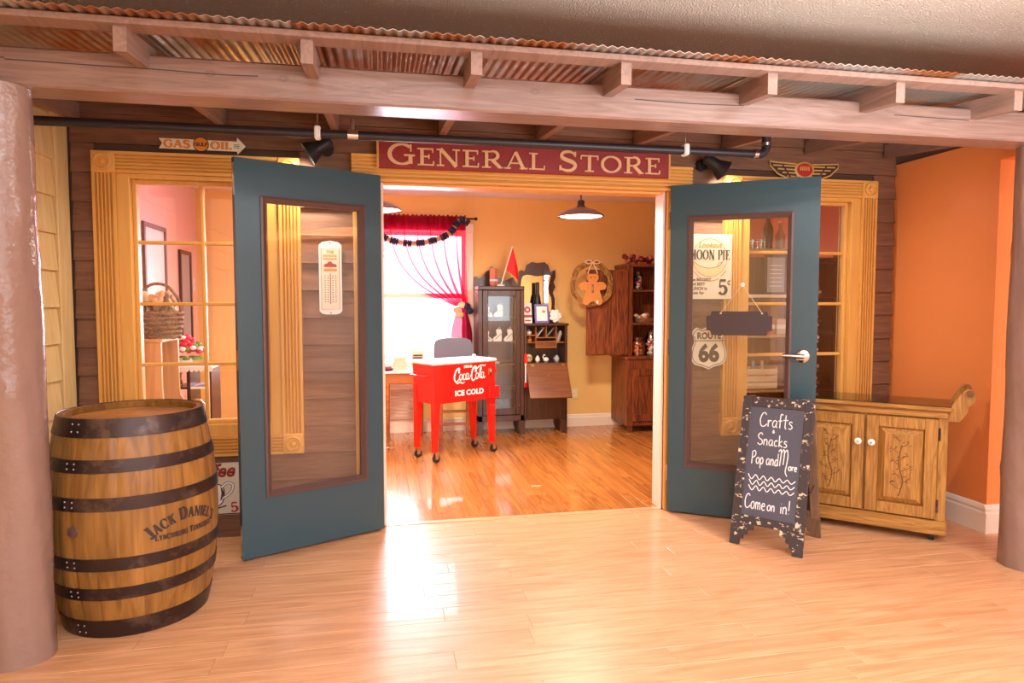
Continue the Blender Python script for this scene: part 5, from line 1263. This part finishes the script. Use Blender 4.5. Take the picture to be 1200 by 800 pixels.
lc = MB()
for i in range(12): lc.prism(arc(-.175+i*.032, .85, .015, .022, 180, 360, 6), -.162, -.158)
lc.build('lace_edge', 'petal_white', dt)
for z in (.12, .52, .70): MB().box(-.153, .008, -.135, .135, z, z+.015).build('shelf_board', 'mahogany', dt); MB().box(.032, .153, -.135, .135, z, z+.015).build('shelf_board', 'petal_white', dt)
tr_ = lthing('teddy_figure', 'small cream teddy figure on the dark lace topped shelf', 'figurine', (-1.49, 1.34, .715))
for c, r, nm in (((0, 0, .03), (.03, .025, .03), 'body'), ((0, -.005, .075), .024, 'head'), ((-.018, 0, .095), .009, 'ear'), ((.018, 0, .095), .009, 'ear'), ((.02, -.02, .012), (.014, .02, .012), 'foot'), ((-.02, -.02, .012), (.014, .02, .012), 'foot')):
    MB().ball(c, r, 10, 8).build(nm, 'cloth_tan', tr_, smooth=60)
bq = lthing('flower_bouquet', 'red and white flower bouquet with green leaves on the lace shelf', 'flowers', (-1.45, 1.36, .872))
MB().lathe([(.0005, .001), (.05, .001), (.06, .05), (.055, .05), (.0005, .01)], 14).build('flower_pot', 'petal_white', bq)
for i in range(64):
    a = i*2.4; r = .14*math.sqrt((i+1)/64); z = .18-.9*r*r*6+.04*rnd.random()
    MB().ball((r*cos(a), r*sin(a)*.8, z), (.022, .022, .017), 7, 5).build('blossom', ('pink_red', 'pink_red', 'petal_white', 'pink_red', 'leaf')[i % 5], bq, smooth=60)
for i in range(10):
    a = i*.63; MB().ball((.11*cos(a), .09*sin(a), .05), (.03, .03, .012), 8, 5).build('leaf', 'leaf', bq)
# framed mirror, dark framed panel and switch on the salmon wall
def wallframe(name, label, y0, y1, z0, z1, mat, inner, cat):
    t = lthing(name, label, cat, (-1.75, (y0+y1)/2, z0)); w = (y1-y0)/2; h = z1-z0; q = .035
    MB().box(.001, .022, -w, -w+q, 0, h, .003).build('frame_side', mat, t); MB().box(.001, .022, w-q, w, 0, h, .003).build('frame_side', mat, t)
    MB().box(.001, .022, -w+q, w-q, 0, q, .003).build('frame_rail', mat, t); MB().box(.001, .022, -w+q, w-q, h-q, h, .003).build('frame_rail', mat, t)
    MB().box(.001, .010, -w+q, w-q, q, h-q).build('panel', inner, t)
wallframe('wall_mirror', 'tall wall picture with brown frame above the wicker basket', 1.46, 1.98, 1.15, 1.94, 'door_mould', 'petal_white', 'picture')
wallframe('wall_poster', 'narrow dark framed pale picture beside the salmon wall corner', 2.35, 2.70, .95, 1.80, 'mahogany', 'picture_grey', 'picture')
sw = lthing('light_switch', 'white light switch plate on the salmon wall corner', 'switch', (-1.75, 2.82, 1.44))
MB().box(0, .006, -.035, .035, 0, .12, .002).build('plate', 'white_plastic', sw); MB().box(.006, .012, -.006, .006, .045, .075, .001).build('toggle', 'white_plastic', sw)

# ================================================================== SEEN THROUGH THE RIGHT SHOP WINDOW
bc = lthing('display_shelves', 'open wooden display shelves standing inside the right shop window', 'shelves', (2.95, .58, 0))
for x in (-.60, .13, .55): MB().box(x-.015, x+.015, -.16, .16, 0, 1.72, .003).build('upright', 'pine' if x < 0 else 'mahogany', bc)
for i, z in enumerate((.30, .68, 1.08, 1.37, 1.70)):
    MB().box(-.582, .112, -.16, .16, z, z+.022, .003).build('shelf_board', 'pine' if i != 3 else 'white_trim', bc)
for i, z in enumerate((.30, .68, 1.08, 1.37, 1.64)): MB().box(.148, .532, -.16, .16, z, z+.022, .003).build('shelf_board', 'mahogany', bc)
MB().box(-.585, .112, .145, .158, .02, 1.68).build('back_panel', 'brown_panel', bc); MB().box(.148, .532, .145, .158, .02, 1.68).build('back_panel', 'mahogany', bc)
cr = lthing('wooden_crate', 'pale wooden crate of small bottles behind the right door glass', 'crate', (2.66, .545, .702))
for z in (.005, .055, .105): MB().box(-.17, .17, -.11, -.10, z, z+.045, .002).build('crate_slat', 'crate_wood', cr); MB().box(-.17, .17, .10, .11, z, z+.045, .002).build('crate_slat', 'crate_wood', cr)
for s in (-1, 1): MB().box(s*.17-.006, s*.17+.006, -.098, .098, 0, .16, .002).build('crate_end', 'crate_wood', cr)
MB().box(-.16, .16, -.098, .098, .001, .008).build('crate_floor', 'crate_wood', cr)
for i in range(4): MB().lathe([(.0005, .009), (.026, .009), (.026, .12), (.012, .16), (.012, .20), (.0005, .20)], 12, Matrix.Translation((-.11+i*.073, 0, 0))).build('small_bottle', ('white_plastic', 'jar_glass', 'picture_grey', 'beige_frame')[i], cr, smooth=40)
for lab, x, hgt, mt in (('dark slender bottle on top of the display shelves', 2.80, .28, 'bottle_dark'), ('amber squat bottle on top of the display shelves', 2.90, .20, 'mahogany_lit')):
    b = lthing('display_bottle', lab, 'bottle', (x, .55, 1.722), group='bottles on the display shelves')
    MB().lathe([(.0005, .001), (.035, .001), (.038, hgt*.55), (.015, hgt*.75), (.013, hgt), (.0005, hgt)], 16).build('bottle_body', mt, b, smooth=40); MB().cyl((0, 0, hgt), (0, 0, hgt+.015), .014, n=10).build('stopper', 'pine', b)
for i in range(5):
    b = lthing('glass_tumbler', ('clear tumbler nearest the window side on display shelf top', 'second clear tumbler on the display shelf top', 'middle clear tumbler of the row on display shelf top', 'fourth clear tumbler on the display shelf top', 'clear tumbler nearest the dark bottle on display shelf top')[i], 'glass', (2.43+i*.07, .50, 1.722), group='tumblers on the display shelves')
    MB().lathe([(.0005, .001), (.022, .001), (.028, .07), (.026, .07), (.020, .006), (.0005, .006)], 12).build('tumbler_wall', 'jar_glass', b, smooth=40); MB().lathe([(.0285, .052), (.0285, .058)], 12).build('rim_band', 'petal_white', b)
pf3 = lthing('certificate_frame', 'dark framed grey certificate on the display shelves behind right door', 'picture frame', (2.84, .50, 1.392))
MB().box(-.085, .085, 0, .012, 0, .29, .003).build('frame', 'door_mould', pf3); MB().box(-.07, .07, -.002, 0, .018, .272).build('sheet', 'picture_grey', pf3)
ln = MB()
for i in range(6): ln.box(-.05, .05, -.003, -.002, .06+i*.03, .066+i*.03)
ln.build('print', 'white_ink', pf3)
for lab, x, z, mt in (('red and white carton on the middle display shelf', 2.78, 1.102, 'candy_red'), ('pale carton beside the red carton on display shelf', 2.88, 1.102, 'beige_frame')):
    b = lthing('snack_carton', lab, 'carton', (x, .50, z), group='cartons on the display shelves'); MB().box(-.04, .04, -.03, .03, 0, .11, .002).build('carton_body', mt, b); MB().box(-.041, .041, -.031, .031, .04, .07).build('carton_band', 'petal_white', b)
gw = lthing('dried_garland', 'white and brown dried bead string hanging at the right shop window', 'garland', (3.12, .403, .70))
for i in range(26): MB().ball((.012*sin(i*1.7), .008*cos(i*2.1), .02+i*.030), .014, 7, 5).build('bead', ('petal_white', 'cloth_brown', 'cloth_tan')[i % 3], gw)
MB().tube([(0, 0, 0), (0, 0, .94), (0, .02, .962), (0, .06, .964)], .002, 5).build('string', 'ribbon', gw)
